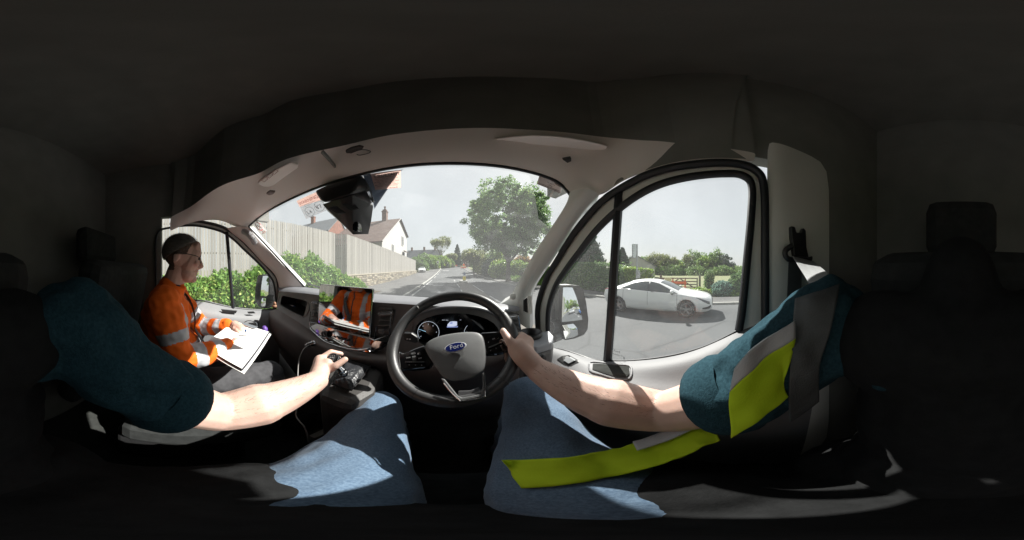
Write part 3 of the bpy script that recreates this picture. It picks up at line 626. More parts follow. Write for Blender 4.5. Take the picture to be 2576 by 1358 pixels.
# far field tree line
FT = [(1625, 60, 5.2, 4, L_mid, 'green tree crown at the left end of the field trees'), (1655, 62, 4.6, 4.4, L_olive, 'olive bush below the bare field trees'), (1686, 60, 5.0, 4.2, L_lime, 'bright green bush below the bare field trees'), (1712, 64, 4.6, 3.6, L_mid, 'green bush right of the bare field trees'), (1748, 62, 8.2, 4.2, L_mid, 'tall light green field tree'), (1768, 60, 6.4, 4.0, L_lime, 'bright green field bush below the tall trees'), (1796, 62, 8.6, 4.0, L_mid, 'tallest rounded field tree'), (1822, 62, 6.6, 3.6, L_dark, 'dark field tree at the right end'), (1850, 68, 3.4, 4.5, L_mid, 'low far hedge tree beside the door pillar'), (1590, 52, 4.4, 4.2, L_dark, 'dark tree behind the bus stop post'), (1885, 75, 3.4, 6, L_mid, 'far low tree hidden partly by the door pillar')]
for i, (px, d, h, r, lm, lab) in enumerate(FT):
    a, _ = azlat(px, 679); x, y = d*math.sin(a), d*math.cos(a); z = gz(y)
    tree('field_tree', lab, (x, y, z), h*1.05, (h*.55, r, h*.5), lm, clumps=70, per=60, crad=1.2, lsize=.42, seed=100+i, levels=3, group='trees beyond the field')
for i, (px, d, h, lab) in enumerate([(1636, 57, 8., 'bare tree left of the others in the field'), (1652, 55, 9.4, 'tallest bare tree in the field'), (1668, 58, 8.6, 'bare tree with forked twigs in the field'), (1697, 57, 7.6, 'leaning bare tree in the field'), (1728, 58, 9., 'bare tree before the tall field trees')]):
    a, _ = azlat(px, 679); x, y = d*math.sin(a), d*math.cos(a)
    tree('bare_tree', lab, (x, y, gz(y)), h, (h*.6, h*.4, h*.45), L_olive, clumps=30, per=4, crad=.5, lsize=.25, seed=130+i, bark=M_bark2, levels=5, spread=.42, fork=.28, trunk_r=.13, group='bare trees in the field', use_ends=True)
hb = []
for k in range(16):
    px = 1586+k*18; a, _ = azlat(px, 679); dd_ = 56+3*math.sin(k*1.9); x, y = dd_*math.sin(a), dd_*math.cos(a); hh = 1.5+.7*math.sin(k*2.3)**2; hb.append(((x, y, gz(y)+hh*.45), (2.8, 2.8, hh)))
bush('field_hedge', 'long uneven hedge along the far side of the field', hb, L_mid, 5200, .3, 33, cat='hedge', stems=False)
# trees behind the van, seen only in the wing mirrors
for i, (x, y, h, lm, lab) in enumerate([(11.5, -62, 8, L_lime, 'yellow green tree reflected in the driver wing mirror'), (2.2, -84, 9, L_lime, 'green tree reflected in the driver wing mirror'), (7, -80, 9, L_mid, 'far green tree in the driver wing mirror'), (-3, -90, 10, L_mid, 'tree closing the road behind the van'), (-10, -34, 9, L_mid, 'tree in the passenger wing mirror'), (-8, -60, 10, L_mid, 'far tree in the passenger wing mirror')]):
    tree('reflected_tree', lab, (x, y, 0), h, (h*.55, h*.38, h*.42), lm, clumps=60, per=60, crad=1.1, lsize=.4, seed=150+i, levels=3, group='trees behind the van')
# speed sign, lamp post, far barriers
ss = thing('speed_sign', 'square speed sign with white border on a post left of the road', 'sign', at(1101, 44))
p = at(1101, 44); MB().tube([p, p+V(0, 0, 2.6)], .045, 8).build('post', M_galv, ss); MB().box(p+V(0, -.05, 2.35), (.62, .04, .62)).build('plate', M_wht, ss); MB().box(p+V(0, -.075, 2.35), (.4, .02, .36)).build('display', M_blk, ss)
lp = thing('lamp_post', 'thin grey lamp post by the far red house', 'lamp post', at(1177, 58)); p = at(1177, 58); MB().tube([p, p+V(0, 0, 2.), p+V(0, 0, 4.2)], [.09, .07, .05], 8).build('post', M_galv, lp); MB().box(p+V(-.35, 0, 4.2), (.7, .16, .1)).build('lamp_head', M_galv, lp)
for i, (px, y, w, lab) in enumerate([(1142, 62, 2.4, 'red and white roadworks barrier in front of the dark conifer'), (1163, 55, 1.2, 'roadworks barrier board left of the far workers'), (1169, 56, .9, 'roadworks barrier board beside the lamp post')]):
    p = at(px, y); t = thing('works_barrier', lab, 'barrier', p, 'far roadworks barriers')
    MB().box(p+V(0, 0, .78), (w, .06, .32)).build('top_plank', M_or if i == 0 else M_cream, t); MB().box(p+V(0, 0, .38), (w, .06, .26)).build('low_plank', M_wht if i == 0 else M_or, t)
    for s in (-1, 1): MB().box(p+V(s*w*.42, 0, .5), (.08, .1, 1.)).build('upright', M_or, t)
# ================================================================ cars
M_tyre = mat('tyre_rubber', (.018, .018, .018), .85, bump=.2, bscale=80); M_alloy = mat('alloy', (.22, .225, .23), .4, .6, var=.03); M_alld = mat('alloy_dark_face', (.03, .03, .033), .35, .3)
M_cglass = mat('car_glass', (.035, .045, .048), .04, spec=.9, var=.05); M_trim = mat('black_trim', (.015, .015, .016), .4); M_lens = mat('lamp_lens', (.05, .055, .065), .08, .2, spec=.8); M_red = mat('tail_lamp', (.45, .01, .015), .15, coat=.5)
M_dkgap = mat('shut_line', (.06, .06, .06), .7)
ST = np.array([  # u, z_bottom, hw_low, hw_max, z_belt, hw_belt, z_edge, hw_edge, z_top
 [0.00, .30, .50, .56, .60, .52, .63, .40, .64], [.06, .24, .62, .68, .64, .62, .69, .48, .70], [.18, .20, .74, .80, .68, .73, .745, .58, .755],
 [.45, .19, .82, .875, .74, .81, .80, .66, .82], [.85, .20, .84, .90, .80, .845, .86, .70, .885], [1.15, .20, .84, .905, .85, .85, .90, .72, .925],
 [1.35, .20, .84, .91, .875, .855, .98, .70, 1.02], [1.65, .20, .845, .915, .895, .86, 1.10, .66, 1.16], [2.05, .20, .845, .915, .915, .86, 1.235, .60, 1.295],
 [2.4, .20, .845, .915, .935, .86, 1.285, .575, 1.345], [2.8, .20, .845, .915, .955, .86, 1.285, .57, 1.355], [3.2, .20, .845, .915, .97, .86, 1.235, .575, 1.315],
 [3.6, .21, .84, .91, .98, .85, 1.13, .60, 1.215], [4.0, .23, .82, .895, .975, .82, 1.02, .64, 1.075], [4.3, .27, .78, .86, .955, .77, .975, .62, .99],
 [4.52, .32, .70, .79, .92, .70, .935, .56, .945], [4.62, .36, .62, .70, .86, .62, .88, .5, .89], [4.67, .42, .55, .6, .75, .54, .78, .42, .79]])
UU = np.linspace(0, 4.67, 400); _k = np.hanning(21); _k /= _k.sum()
TABS = [np.convolve(np.pad(np.interp(UU, ST[:, 0], ST[:, c]), 10, 'edge'), _k, 'valid') for c in range(1, 9)]
def _tab(u): return [float(np.interp(u, UU, t)) for t in TABS]
_RP = {}
def ringpts(u, n=5):
    key = (round(float(u), 5), n)
    if key not in _RP: _RP[key] = _ringpts(u, n)
    return _RP[key]
def _ringpts(u, n=5):
    zb, hl, hm, zbe, hb, ze, he, zt = _tab(u); zm = zb+(zbe-zb)*.5
    c = [V(0, u, zb), V(hl*.85, u, zb), V(hl, u, zb+.07), V(hm-.012, u, zm-.08), V(hm, u, zm+.07), V(hb+.02, u, zbe-.03), V(hb, u, zbe), V((hb+he)/2+.02, u, (zbe+ze)/2), V(he, u, ze), V(he*.55, u, zt-.012), V(0, u, zt)]
    return spline(c, n)
def S_uv(u, v):
    r = ringpts(u); x = v*(len(r)-1); i = min(int(x), len(r)-2); return r[i].lerp(r[i+1], x-i)
def S_off(u, v, d, sx=-1):
    e = .01; a = S_uv(u+e, v)-S_uv(u-e, v); b = S_uv(u, min(v+e, 1))-S_uv(u, v-e); n = a.cross(b).normalized(); q = S_uv(u, v)
    if n.x < 0 and abs(n.x) > abs(n.z): n = -n
    if n.z < 0 and abs(n.z) >= abs(n.x): n = -n
    q = q+n*d; return Vector((q.x*sx, q.y, q.z))
VB, VE = .6, .8   # belt and roof edge on the ring
_CAR = {}
def car_body():
    if 'b' in _CAR: return _CAR['b']
    mb = MB(); rows = []
    for u in np.concatenate([np.linspace(0, .25, 7), np.linspace(.32, 4.4, 46), np.linspace(4.46, 4.67, 6)]):
        h = ringpts(u, 4); rows.append([Vector((-p.x, p.y, p.z)) for p in h]+[p for p in h[-2:0:-1]])
    mb.grid(rows, close=True); k = len(rows[0]); mb.f.append(tuple(range(k-1, -1, -1))); mb.f.append(tuple((len(rows)-1)*k+i for i in range(k)))
    me = mb.mesh('body'); b = bmesh.new(); b.from_mesh(me); bmesh.ops.recalc_face_normals(b, faces=b.faces); b.to_mesh(me); b.free()
    o = bpy.data.objects.new('t', me); C.objects.link(o); cut = MB()
    for u in (.97, 3.77):
        for s in (-1, 1): cut.lathe((s*.62, u, .31), [(0.001, 0), (.36, 0), (.36, .5), (.001, .5)], (s, 0, 0), 40)
    me2 = cut.mesh('c'); b = bmesh.new(); b.from_mesh(me2); bmesh.ops.remove_doubles(b, verts=b.verts, dist=.003); bmesh.ops.recalc_face_normals(b, faces=b.faces); b.to_mesh(me2); b.free()
    c = bpy.data.objects.new('c', me2); C.objects.link(c)
    bo = o.modifiers.new('b', 'BOOLEAN'); bo.operation = 'DIFFERENCE'; bo.solver = 'EXACT'; bo.object = c
    bpy.context.view_layer.update(); r = evalmesh(o, 'body'); bpy.data.objects.remove(o); bpy.data.objects.remove(c); r.materials.clear(); _CAR['b'] = r; return r
def car(name, label, loc, rotz, paint, group=None, detail=True):
    t = thing(name, label, 'car', (0, 0, 0), group)
    body = link('body', car_body().copy(), paint, t, smooth=True)
    bv = body.modifiers.new('w', 'WEIGHTED_NORMAL') if False else None
    for s in (-1, 1):
        def patch(nm, uv, m, d, par=t):
            return MB().grid([[S_off(u, v, d, s) for u, v in row] for row in uv]).build(nm, m, par, smooth=True)
        us = np.linspace(1.33, 3.62, 24); lo = VB+.012
        def top(u): return VB+.012+(VE-.015-VB-.012)*max(0, min(1, 1-((u-2.52)/1.12)**2 if u > 2.52 else 1-((2.52-u)/1.2)**2.2))**.6
        for a, b in ((1.36, 2.42), (2.47, 3.6)):
            uu = np.linspace(a, b, 14); patch('side_window', [[(u, lo+(top(u)-lo)*k) for u in uu] for k in np.linspace(0, 1, 5)], M_cglass, .004)
        patch('window_surround', [[(u, VB-.004+(top(u)+.008-VB+.004)*k) for u in np.linspace(1.28, 3.7, 26)] for k in np.linspace(0, 1, 5)], M_trim, .002)
        for u in (1.3, 2.45, 3.52): patch('door_gap', [[(u+dx+(.12 if u == 3.52 and v > .5 else 0), v) for v in np.linspace(.27, VB-.01, 8)] for dx in (0, .012)], M_dkgap, .0015)
        for u in (2.12, 3.2): patch('door_handle', [[(u+k, v) for k in np.linspace(0, .19, 4)] for v in (.53, .545)], M_alloy, .02)
        patch('headlamp', [[(.1+k*.5, .455+.06*k-(.06*(1-k)+.012)*(1-j)) for k in np.linspace(0, 1, 8)] for j in (0, .5, 1)], M_lens, .006)
        patch('tail_lamp', [[(4.3+k*.27, .5+.05*j) for k in np.linspace(0, 1, 6)] for j in (0, .5, 1)], M_red, .006)
        patch('bumper_intake', [[(.05+k*.32, .26+.1*j*(1-.6*k)) for k in np.linspace(0, 1, 6)] for j in (0, .5, 1)], M_trim, .004)
        patch('sill_trim', [[(u, v) for u in np.linspace(1.4, 3.35, 12)] for v in (.15, .19, .22)], paint, .012)
        mr = MB(); mr.ell((s*1.0, 1.47, .95), (.11, .075, .075)); mo = mr.build('door_mirror', paint, t, smooth=True)
        MB().box((s*.93, 1.47, .88), (.16, .07, .05)).build('mirror_foot', M_trim, mo)
        for u in (.97, 3.77):
            wl = part('wheel', (s*.82, u, .31), t)
            MB().lathe((s*.69, u, .31), [(.21, 0), (.285, 0), (.31, .03), (.312, .17), (.29, .205), (.215, .205), (.21, .19)], (s, 0, 0), 40).build('tyre', M_tyre, wl, smooth=True)
            MB().lathe((s*.70, u, .31), [(.001, .1), (.2, .1), (.205, .18), (.215, .19), (.215, 0)], (s, 0, 0), 40).build('wheel_well', M_alld, wl)
            rm = MB(); rm.lathe((s*.70, u, .31), [(.205, .15), (.222, .2), (.212, .205), (.2, .19)], (s, 0, 0), 40)
            for k in range(5):
                a = 2*math.pi*k/5+.3
                for dd in (-.1, .1):
                    a0, a1 = a+dd*2.6, a+dd*1.1; x = s*.70
                    rm.tube([V(x+s*.175, u+.045*math.cos(a0), .31+.045*math.sin(a0)), V(x+s*.185, u+.205*math.cos(a1), .31+.205*math.sin(a1))], [.016, .012], 5)
            rm.lathe((s*.70, u, .31), [(.05, .14), (.05, .19), (.001, .195)], (s, 0, 0), 16); rm.build('rim', M_alloy, wl)
    MB().grid([[S_off(u, v, .004, s) for s, v in [(-1, q) for q in np.linspace(VE+.02, 1, 6)]+[(1, q) for q in np.linspace(.98, VE+.02, 6)]] for u in np.linspace(1.28, 2.02, 10)]).build('windscreen', M_cglass, t, smooth=True)
    MB().grid([[S_off(u, v, .004, s) for s, v in [(-1, q) for q in np.linspace(VE+.03, 1, 6)]+[(1, q) for q in np.linspace(.98, VE+.03, 6)]] for u in np.linspace(3.35, 4.05, 10)]).build('rear_window', M_cglass, t, smooth=True)
    gr_ = MB(); gr_.box((0, .0, .5), (.74, .06, .2)); go = gr_.build('grille', M_trim, t, bevel=.03); MB().lathe((0, -.035, .52), [(.001, .01), (.085, .01), (.085, 0)], (0, -1, 0), 20).build('badge', M_alloy, go)
    t.location = loc; t.rotation_euler = (0, 0, rotz); return t
P_white = mat('white_car_paint', (.7, .715, .72), .25, var=.01, coat=.6); P_silver = mat('silver_car_paint', (.4, .41, .42), .3, .5, var=.02, coat=.5); P_blue = mat('blue_car_paint', (.03, .12, .35), .3, .2, var=.02, coat=.6)
car('white_coupe', 'white four door coupe passing on the right, seen through the driver window', (6.79, -.26, 0), 0, P_white)
car('parked_car', 'white car parked at the far end of the board fence', (-6.6, 38.2, gz(38)+.1), R(6), P_white)
car('silver_car', 'silver car seen in the driver wing mirror', (1.25, -33, 0), 0, P_silver)
car('blue_car', 'blue parked car seen in the driver wing mirror', (3.5, -22, 0), 0, P_blue)
# ================================================================ THE VAN CAB
from mathutils.bvhtree import BVHTree
def Zm(x0, y0, s): return lambda x, y: ((x0+x/s)/1.59068, (y0+y/s)/1.59068)     # reads off an enlarged crop
M_head = mat('headliner_cloth', (.82, .765, .73), .95, var=.03, scale=3, bump=.12, bscale=300)
M_trimp = mat('pale_trim', (.7, .7, .66), .75, var=.04, scale=5, bump=.1, bscale=400)
M_dash = mat('dash_plastic', (.13, .125, .124), .5, var=.12, scale=5, bump=.25, bscale=350, spec=.5)
M_dasht = mat('dash_top_plastic', (.16, .163, .175), .5, var=.1, scale=5, bump=.25, bscale=350, spec=.5)
M_door = mat('door_plastic', (.17, .173, .18), .6, var=.06, scale=5, bump=.2, bscale=300)
M_rub = mat('rubber_seal', (.016, .018, .022), .5, var=.1, scale=20)
M_black = mat('black_plastic', (.022, .022, .023), .35, var=.1, scale=20)
M_gloss = mat('piano_black', (.006, .006, .007), .06, var=0, spec=.9, coat=1.)
M_chrome = mat('satin_chrome', (.62, .63, .65), .18, 1., var=.03)
M_lining = mat('dark_lining', (.21, .213, .198), .95, var=.08, scale=8, bump=.2, bscale=200, spec=.1)  # dark tone paints the fade at the edge of view
M_seat = mat('seat_cloth', (.032, .034, .034), .95, var=.2, scale=40, bump=.3, bscale=250, spec=.15)
M_carpet = mat('cab_mat', (.04, .042, .04), .95, var=.2, scale=20, bump=.3, bscale=150, spec=.1)
M_vanp = mat('van_white_paint', (.7, .7, .69), .3, var=.02, coat=.5)
G_ws = glassmat('windscreen_glass', (.97, .985, .98), .035, .03, 9, .55, (1, 1, 3), .07); G_side = glassmat('side_glass', (.97, .985, .98), .022, .02, 30, .55, None, .06)
G_qtr = glassmat('dirty_side_glass', (.97, .985, .98), .03, .14, 260, .55, None, .055)
M_mir = mat('mirror_glass', (.85, .87, .88), .015, 1., var=0)
van = thing('van', 'panel van cab with right hand drive, seen from the driver seat', 'van', (-.45, .3, 0))
def grid_pts(rows): return [[p if isinstance(p, Vector) else P(*p[:2], **p[2]) for p in r] for r in rows]
# ---------------------------------------------------------------- windscreen
TOP = [(625, 570, .40), (660, 540, .425), (700, 516, .44), (760, 487, .46), (831, 460, .47), (900, 440, .475), (1000, 420, .475), (1150, 411, .465), (1300, 425, .44), (1400, 456, .405), (1442, 500, .38)]
BOT = [(766, 722, .885), (800, 728, .94), (850, 735, 1.0), (900, 738, 1.05), (940, 741, 1.08), (1000, 745, 1.1), (1066, 748, 1.1), (1130, 752, 1.09), (1190, 756, 1.04), (1240, 764, .98), (1296, 790, .88)]
tp = spline([P(a, b, Y=c) for a, b, c in TOP], 4); bt = spline([P(a, b, Y=c) for a, b, c in BOT], 4)
rows = []
for i in range(9):
    t = i/8; rows.append([bt[j].lerp(tp[j], t)+Vector((0, .05, .06))*math.sin(math.pi*t)*math.sin(math.pi*j/(len(tp)-1)) for j in range(len(tp))])
wsm = MB().grid(rows); ws = wsm.build('windscreen', G_ws, van, smooth=True); ws['label'] = 'wide curved windscreen with faint wiper smears'
WS = BVHTree.FromPolygons([Vector(v) for v in wsm.v], wsm.f)
LENS = Vector((0, 0, H))
def on_ws(px, py, off=.006):
    d = (P(px, py, D=1)-LENS).normalized(); h = WS.ray_cast(LENS, d)
    dist = h[3] if h[0] else .7
    return LENS+d*(dist-off)
# frit band, wiper
MB().tube(tp, .006, 6).build('windscreen_gasket', M_rub, ws); MB().tube([r[0] for r in rows], .007, 6).build('windscreen_gasket', M_rub, ws); MB().tube(bt, .007, 6).build('windscreen_gasket', M_rub, ws)
wq = [on_ws(775, 712, -.03), on_ws(800, 722, -.03), on_ws(850, 732, -.03), on_ws(930, 738, -.03)]; MB().tube(wq, [.004, .007, .008, .008], 6).build('wiper', M_rub, van)
# ---------------------------------------------------------------- headliner, and an added dark recess shaped to the fade at the view edge
HL = [((430, 580, dict(X=-1.27)), (430, 545, dict(Z=.40))), ((480, 560, dict(X=-1.27)), (480, 520, dict(Z=.45))), ((550, 553, dict(X=-1.27)), (550, 470, dict(Z=.45))), ((604, 575, dict(X=-1.22)), (640, 440, dict(Z=.45))),
      ((625, 568, dict(Y=.40)), (680, 420, dict(Z=.45))), ((660, 539, dict(Y=.425)), (720, 400, dict(Z=.45))), ((760, 486, dict(Y=.46)), (850, 370, dict(Z=.45))), ((900, 439, dict(Y=.475)), (980, 340, dict(Z=.45))), ((1000, 419, dict(Y=.475)), (1080, 328, dict(Z=.45))), ((1150, 410, dict(Y=.465)), (1190, 322, dict(Z=.45))),
      ((1300, 424, dict(Y=.44)), (1320, 326, dict(Z=.45))), ((1400, 455, dict(Y=.405)), (1440, 335, dict(Z=.45))), ((1430, 482, dict(Y=.385)), (1520, 345, dict(Z=.45))), ((1507, 492, dict(X=.42)), (1600, 352, dict(Z=.42))), ((1560, 458, dict(X=.42)), (1660, 355, dict(Z=.40))), ((1650, 422, dict(X=.42)), (1740, 365, dict(Z=.38))), ((1750, 402, dict(X=.42)), (1820, 372, dict(X=.425))), ((1880, 402, dict(X=.42)), (1900, 385, dict(X=.425)))]
ou = spline([P(a[0], a[1], **a[2]) for a, b in HL], 3); inn = spline([P(b[0], b[1], **b[2]) for a, b in HL], 3)
rows = []
for t, bulge in ((0, 0), (.04, .006), (.3, .016), (.6, .014), (.85, .004), (1, 0)):
    rows.append([o.lerp(i, t)+Vector((0, -.6, -1)).normalized()*bulge for o, i in zip(ou, inn)])
hl = MB().grid(rows).build('headliner', M_head, van, smooth=True, sub=1); hl['label'] = 'pale headliner above the windscreen and door'
rr = []
for t in range(5):
    a = t/4; rr.append([p+Vector((0, .03, .0))*math.sin(math.pi*a/2)+Vector((0, 0, .5*a)) for p in inn])
MB().grid(rr).build('added_dark_recess', M_lining, van)
# shell: roof, rear bulkhead, floor, side linings, front bulkhead
ZR, ZF, YB = H+.93, .52, -.78
shell = part('cab_shell', (-.45, -.3, 0), van)
MB().box((-.425, -.1, ZR+.02), (1.96, 1.5, .04)).build('roof_lining', M_lining, shell)
MB().box((-.425, YB-.02, (ZR+ZF)/2), (1.96, .04, ZR-ZF)).build('bulkhead', M_lining, shell)
MB().box((-.425, .2, ZF-.02), (1.96, 2.2, .04)).build('floor', M_carpet, shell)
MB().box((-.425, 1.16, (ZF+H-.3)/2), (1.9, .04, H-.3-ZF)).build('front_bulkhead', M_lining, shell)
for X, s in ((.47, 1), (-1.325, -1)):
    top = H+.36 if s > 0 else H+.42
    MB().box((X, -.1, (top+ZR)/2), (.05, 1.5, ZR-top)).build('upper_side_lining', M_lining, shell)
    MB().box((X, -.52, (ZF+top)/2), (.05, .52, top-ZF)).build('rear_side_lining', M_lining, shell)
    MB().box((X+s*.03, .5, (ZF+H-.46)/2), (.04, 1.4, H-.46-ZF)).build('lower_side', M_vanp, shell)
# header roof skin above the headliner so no daylight enters from above
sk_ = [[p+Vector((0, .045, .035)) for p in ou], [p+Vector((0, .03, .3)) for p in ou], [Vector((p.x, min(p.y, .5), ZR)) for p in ou]]
MB().grid(sk_).build('roof_skin', M_lining, shell)
MB().grid([[p+Vector((0, .045, .035)) for p in ou], [p+Vector((0, .003, .003)) for p in ou]]).build('roof_lip', M_lining, shell)
# ---------------------------------------------------------------- A pillars
gl = [(1256, 764, .93), (1278, 752, .85), (1292, 727, .79), (1311, 691, .695), (1339, 641, .588), (1367, 597, .504), (1395, 555, .438), (1422, 511, .385), (1430, 482, .372)]
sl = [(1333, 830), (1333, 775), (1333, 745), (1346, 713), (1384, 655), (1422, 596), (1450, 556), (1480, 518), (1507, 491)]
a_ = spline([P(a, b, Y=c)+Vector((.004, 0, .0)) for a, b, c in gl], 4); b_ = spline([P(a, b, X=.42) for a, b in sl], 4)
rows = [[p.lerp(q, t)+Vector((-.02, -.03, .0))*math.sin(math.pi*t) for p, q in zip(a_, b_)] for t in (0, .08, .25, .5, .75, .95, 1)]
pr = MB().grid(rows).build('windscreen_pillar', M_trimp, van, smooth=True, sub=1); pr['label'] = 'pale driver side windscreen pillar'
MB().grid([a_, [p+Vector((.06, .07, .02)) for p in a_], [p+Vector((.045, .05, 0)) for p in b_], b_]).build('pillar_skin', M_vanp, pr)
zz = Zm(1500, 1100, 2.263)
q = [zz(1345, 215), zz(1385, 190), zz(1390, 355), zz(1345, 335)]; vp = [P(a, b, X=.345) for a, b in q]; vo = MB().prism(vp, (.02, 0, 0)).build('demister_vent', M_trimp, pr, bevel=.003)
for k in (.2, .5, .8): MB().tube([vp[0].lerp(vp[1], k)+Vector((-.003, 0, -.006)), vp[3].lerp(vp[2], k)+Vector((-.003, 0, .006))], .0032, 5).build('slot', M_black, pr)
sp = P(1290, 745, D=.80); MB().lathe(sp, [(.016, -.004), (.015, .003), (.001, .004)], (-.3, -.9, .3), 20).build('tweeter_cover', M_trimp, pr, smooth=True)
gl2 = [(766, 722, .885), (738, 692, .77), (710, 664, .68), (682, 634, .585), (655, 606, .50), (638, 587, .445), (625, 570, .40)]
sl2 = [(700, 745), (700, 718), (690, 690), (655, 655), (614, 611), (585, 588), (570, 575)]
a2 = spline([P(a, b, Y=c)+Vector((-.004, 0, 0)) for a, b, c in gl2], 4); b2_ = spline([P(a, b, X=-1.27) for a, b in sl2], 4)
rows = [[p.lerp(q, t)+Vector((.02, -.03, 0))*math.sin(math.pi*t) for p, q in zip(a2, b2_)] for t in (0, .08, .25, .5, .75, .95, 1)]
pl = MB().grid(rows).build('windscreen_pillar', mat('pillar_trim_warm', (.68, .62, .59), .75, var=.04, scale=5, bump=.1, bscale=400), van, smooth=True, sub=1); pl['label'] = 'pale passenger side windscreen pillar catching sunlight'  # warm tint puts the reddish reflection into the trim colour
MB().grid([a2, [p+Vector((-.06, .07, .02)) for p in a2], [p+Vector((-.045, .05, 0)) for p in b2_], b2_]).build('pillar_skin', M_vanp, pl)
zz = Zm(600, 800, 2.263); gh = [P(*zz(850, 285), D=1.17), P(*zz(885, 300), D=1.13), P(*zz(925, 345), D=1.11), P(*zz(948, 385), D=1.15)]
MB().tube(spline(gh, 4), .022, 10).build('grab_handle', mat('grey_trim', (.33, .33, .34), .6), pl, smooth=True)
# ---------------------------------------------------------------- driver door
dd = part('driver_door', (.44, .25, H-.8), van); dd['label'] = 'driver door with grey panel and two-part window'
so = spline([P(a, b, X=.425) for a, b in [(1352, 880), (1352, 830), (1352, 770), (1372, 705), (1405, 648), (1440, 592), (1470, 553), (1515, 505), (1562, 473), (1640, 435), (1740, 414), (1850, 411), (1905, 432), (1922, 480), (1924, 640), (1924, 860)]], 6)
MB().tube(so, .0125, 8).build('door_seal', M_rub, dd, smooth=True)
si = spline([P(a, b, X=.435) for a, b in [(1385, 876), (1379, 850), (1379, 780), (1396, 722), (1425, 676), (1460, 630), (1495, 585), (1540, 540), (1600, 494), (1660, 464), (1730, 446), (1820, 437), (1866, 441), (1890, 466), (1889, 540), (1878, 660), (1866, 780), (1858, 830)]], 6)
MB().tube(si, .012, 8).build('window_frame', M_rub, dd, smooth=True)
k = min(len(so), len(si)); fa = [so[int(i*(len(so)-1)/40)] for i in range(41)]; fb = [si[int(i*(len(si)-1)/40)] for i in range(41)]
MB().grid([[p+Vector((.012, 0, 0)) for p in fa], [p.lerp(q, .5)+Vector((.004, 0, 0)) for p, q in zip(fa, fb)], [q+Vector((.006, 0, 0)) for q in fb]]).build('door_frame', M_trimp, dd, smooth=True)
SILL = [(1385, 876), (1420, 882), (1459, 895), (1487, 905), (1515, 908), (1545, 909), (1575, 909), (1621, 906), (1667, 900), (1714, 891), (1760, 878), (1800, 862), (1858, 832)]
sill = spline([P(a, b, X=.435) for a, b in SILL], 3); MB().tube(sill, .006, 6).build('window_seal', M_rub, dd)
dv0, dv1 = P(1558, 478, X=.436), P(1527, 914, X=.436)
MB().tube([dv0, dv1], .0125, 6, flat=.015, up=(0, 1, 0)).build('window_bar', M_rub, dd)
# glass: everything inside the frame, split at the bar
def fill(poly, name, m):
    mb = MB(); mb.add(poly, [tuple(range(len(poly)))]); o = mb.build(name, m, dd); return o
barx = lambda z: dv1.lerp(dv0, (z-dv1.z)/(dv0.z-dv1.z)).y
loop = si+[p for p in reversed(sill)]
front = [p for p in si if p.y > barx(p.z)]; backp = [p for p in si if p.y <= barx(p.z)]
fs_ = [p for p in sill if p.y > barx(p.z)]; bs_ = [p for p in sill if p.y <= barx(p.z)]
fill(front+[dv0, dv1]+fs_[::-1], 'quarter_window', G_qtr)['label'] = 'speckled front quarter pane of the driver window'; fill(backp+bs_[::-1]+[dv1, dv0], 'window_pane', G_side)
# door panel
cx = [1372, 1400, 1430, 1460, 1500, 1560, 1620, 1700, 1760, 1830, 1880, 1960, 2050]
ty = [(870, 877, 884, 895, 907, 909, 906, 895, 878, 846, 822, 800, 780), (878, 886, 895, 905, 919, 924, 921, 913, 901, 873, 850, 825, 800), (905, 913, 920, 926, 934, 950, 958, 964, 958, 945, 938, 925, 915), (945, 950, 955, 962, 975, 990, 998, 1004, 1004, 1000, 995, 990, 985)]
rows = [[P(x, y, X=X) for x, y in zip(cx, r)] for r, X in zip(ty, (.43, .385, .352, .30))]
rows.append([p+Vector((.01, 0, -.05)) for p in rows[-1]]); rows.append([Vector((.40, p.y, ZF+.05)) for p in rows[-1]])
dp = MB().grid(rows).build('door_panel', M_door, dd, smooth=True, sub=2)
zz = Zm(2100, 1100, 2.716)
def plate(name, pts, m, par, th=(.004, 0, 0), bevel=.002): return MB().prism(pts, th).build(name, m, par, bevel=bevel)
DPT = None
def on_panel(x, y, off=.004):
    global DPT
    if DPT is None:
        dg = bpy.context.evaluated_depsgraph_get(); me = dp.evaluated_get(dg).to_mesh(); DPT = BVHTree.FromPolygons([v.co.copy() for v in me.vertices], [tuple(p.vertices) for p in me.polygons])
    d = (P(x, y, D=1)-LENS).normalized(); h = DPT.ray_cast(LENS, d); return LENS+d*((h[3] if h[0] else .5)-off)
bpy.context.view_layer.update()
pk = [on_panel(*zz(x, y)) for x, y in [(735, 965), (850, 970), (1000, 990), (1125, 1000), (1130, 1080), (1100, 1112), (1000, 1108), (850, 1065), (730, 1025)]]
plate('pull_pocket', pk, M_carpet, dd); MB().tube(spline([on_panel(*zz(x, y), .003) for x, y in [(710, 950), (850, 955), (1000, 975), (1140, 990), (1158, 1080), (1110, 1135), (980, 1125), (840, 1085), (705, 1040)]], 3, True), .003, 6).build('pocket_rim', M_door, dd)
sw_ = [on_panel(*zz(x, y)) for x, y in [(345, 915), (400, 880), (470, 870), (570, 925), (580, 950), (500, 985), (430, 975)]]
so_ = plate('window_switch', sw_, M_black, dd, bevel=.004); plate('switch_button', [on_panel(*zz(x, y), .012) for x, y in [(410, 925), (480, 895), (540, 930), (470, 965)]], mat('switch_grey', (.2, .21, .22), .4), dd, (.008, 0, 0))
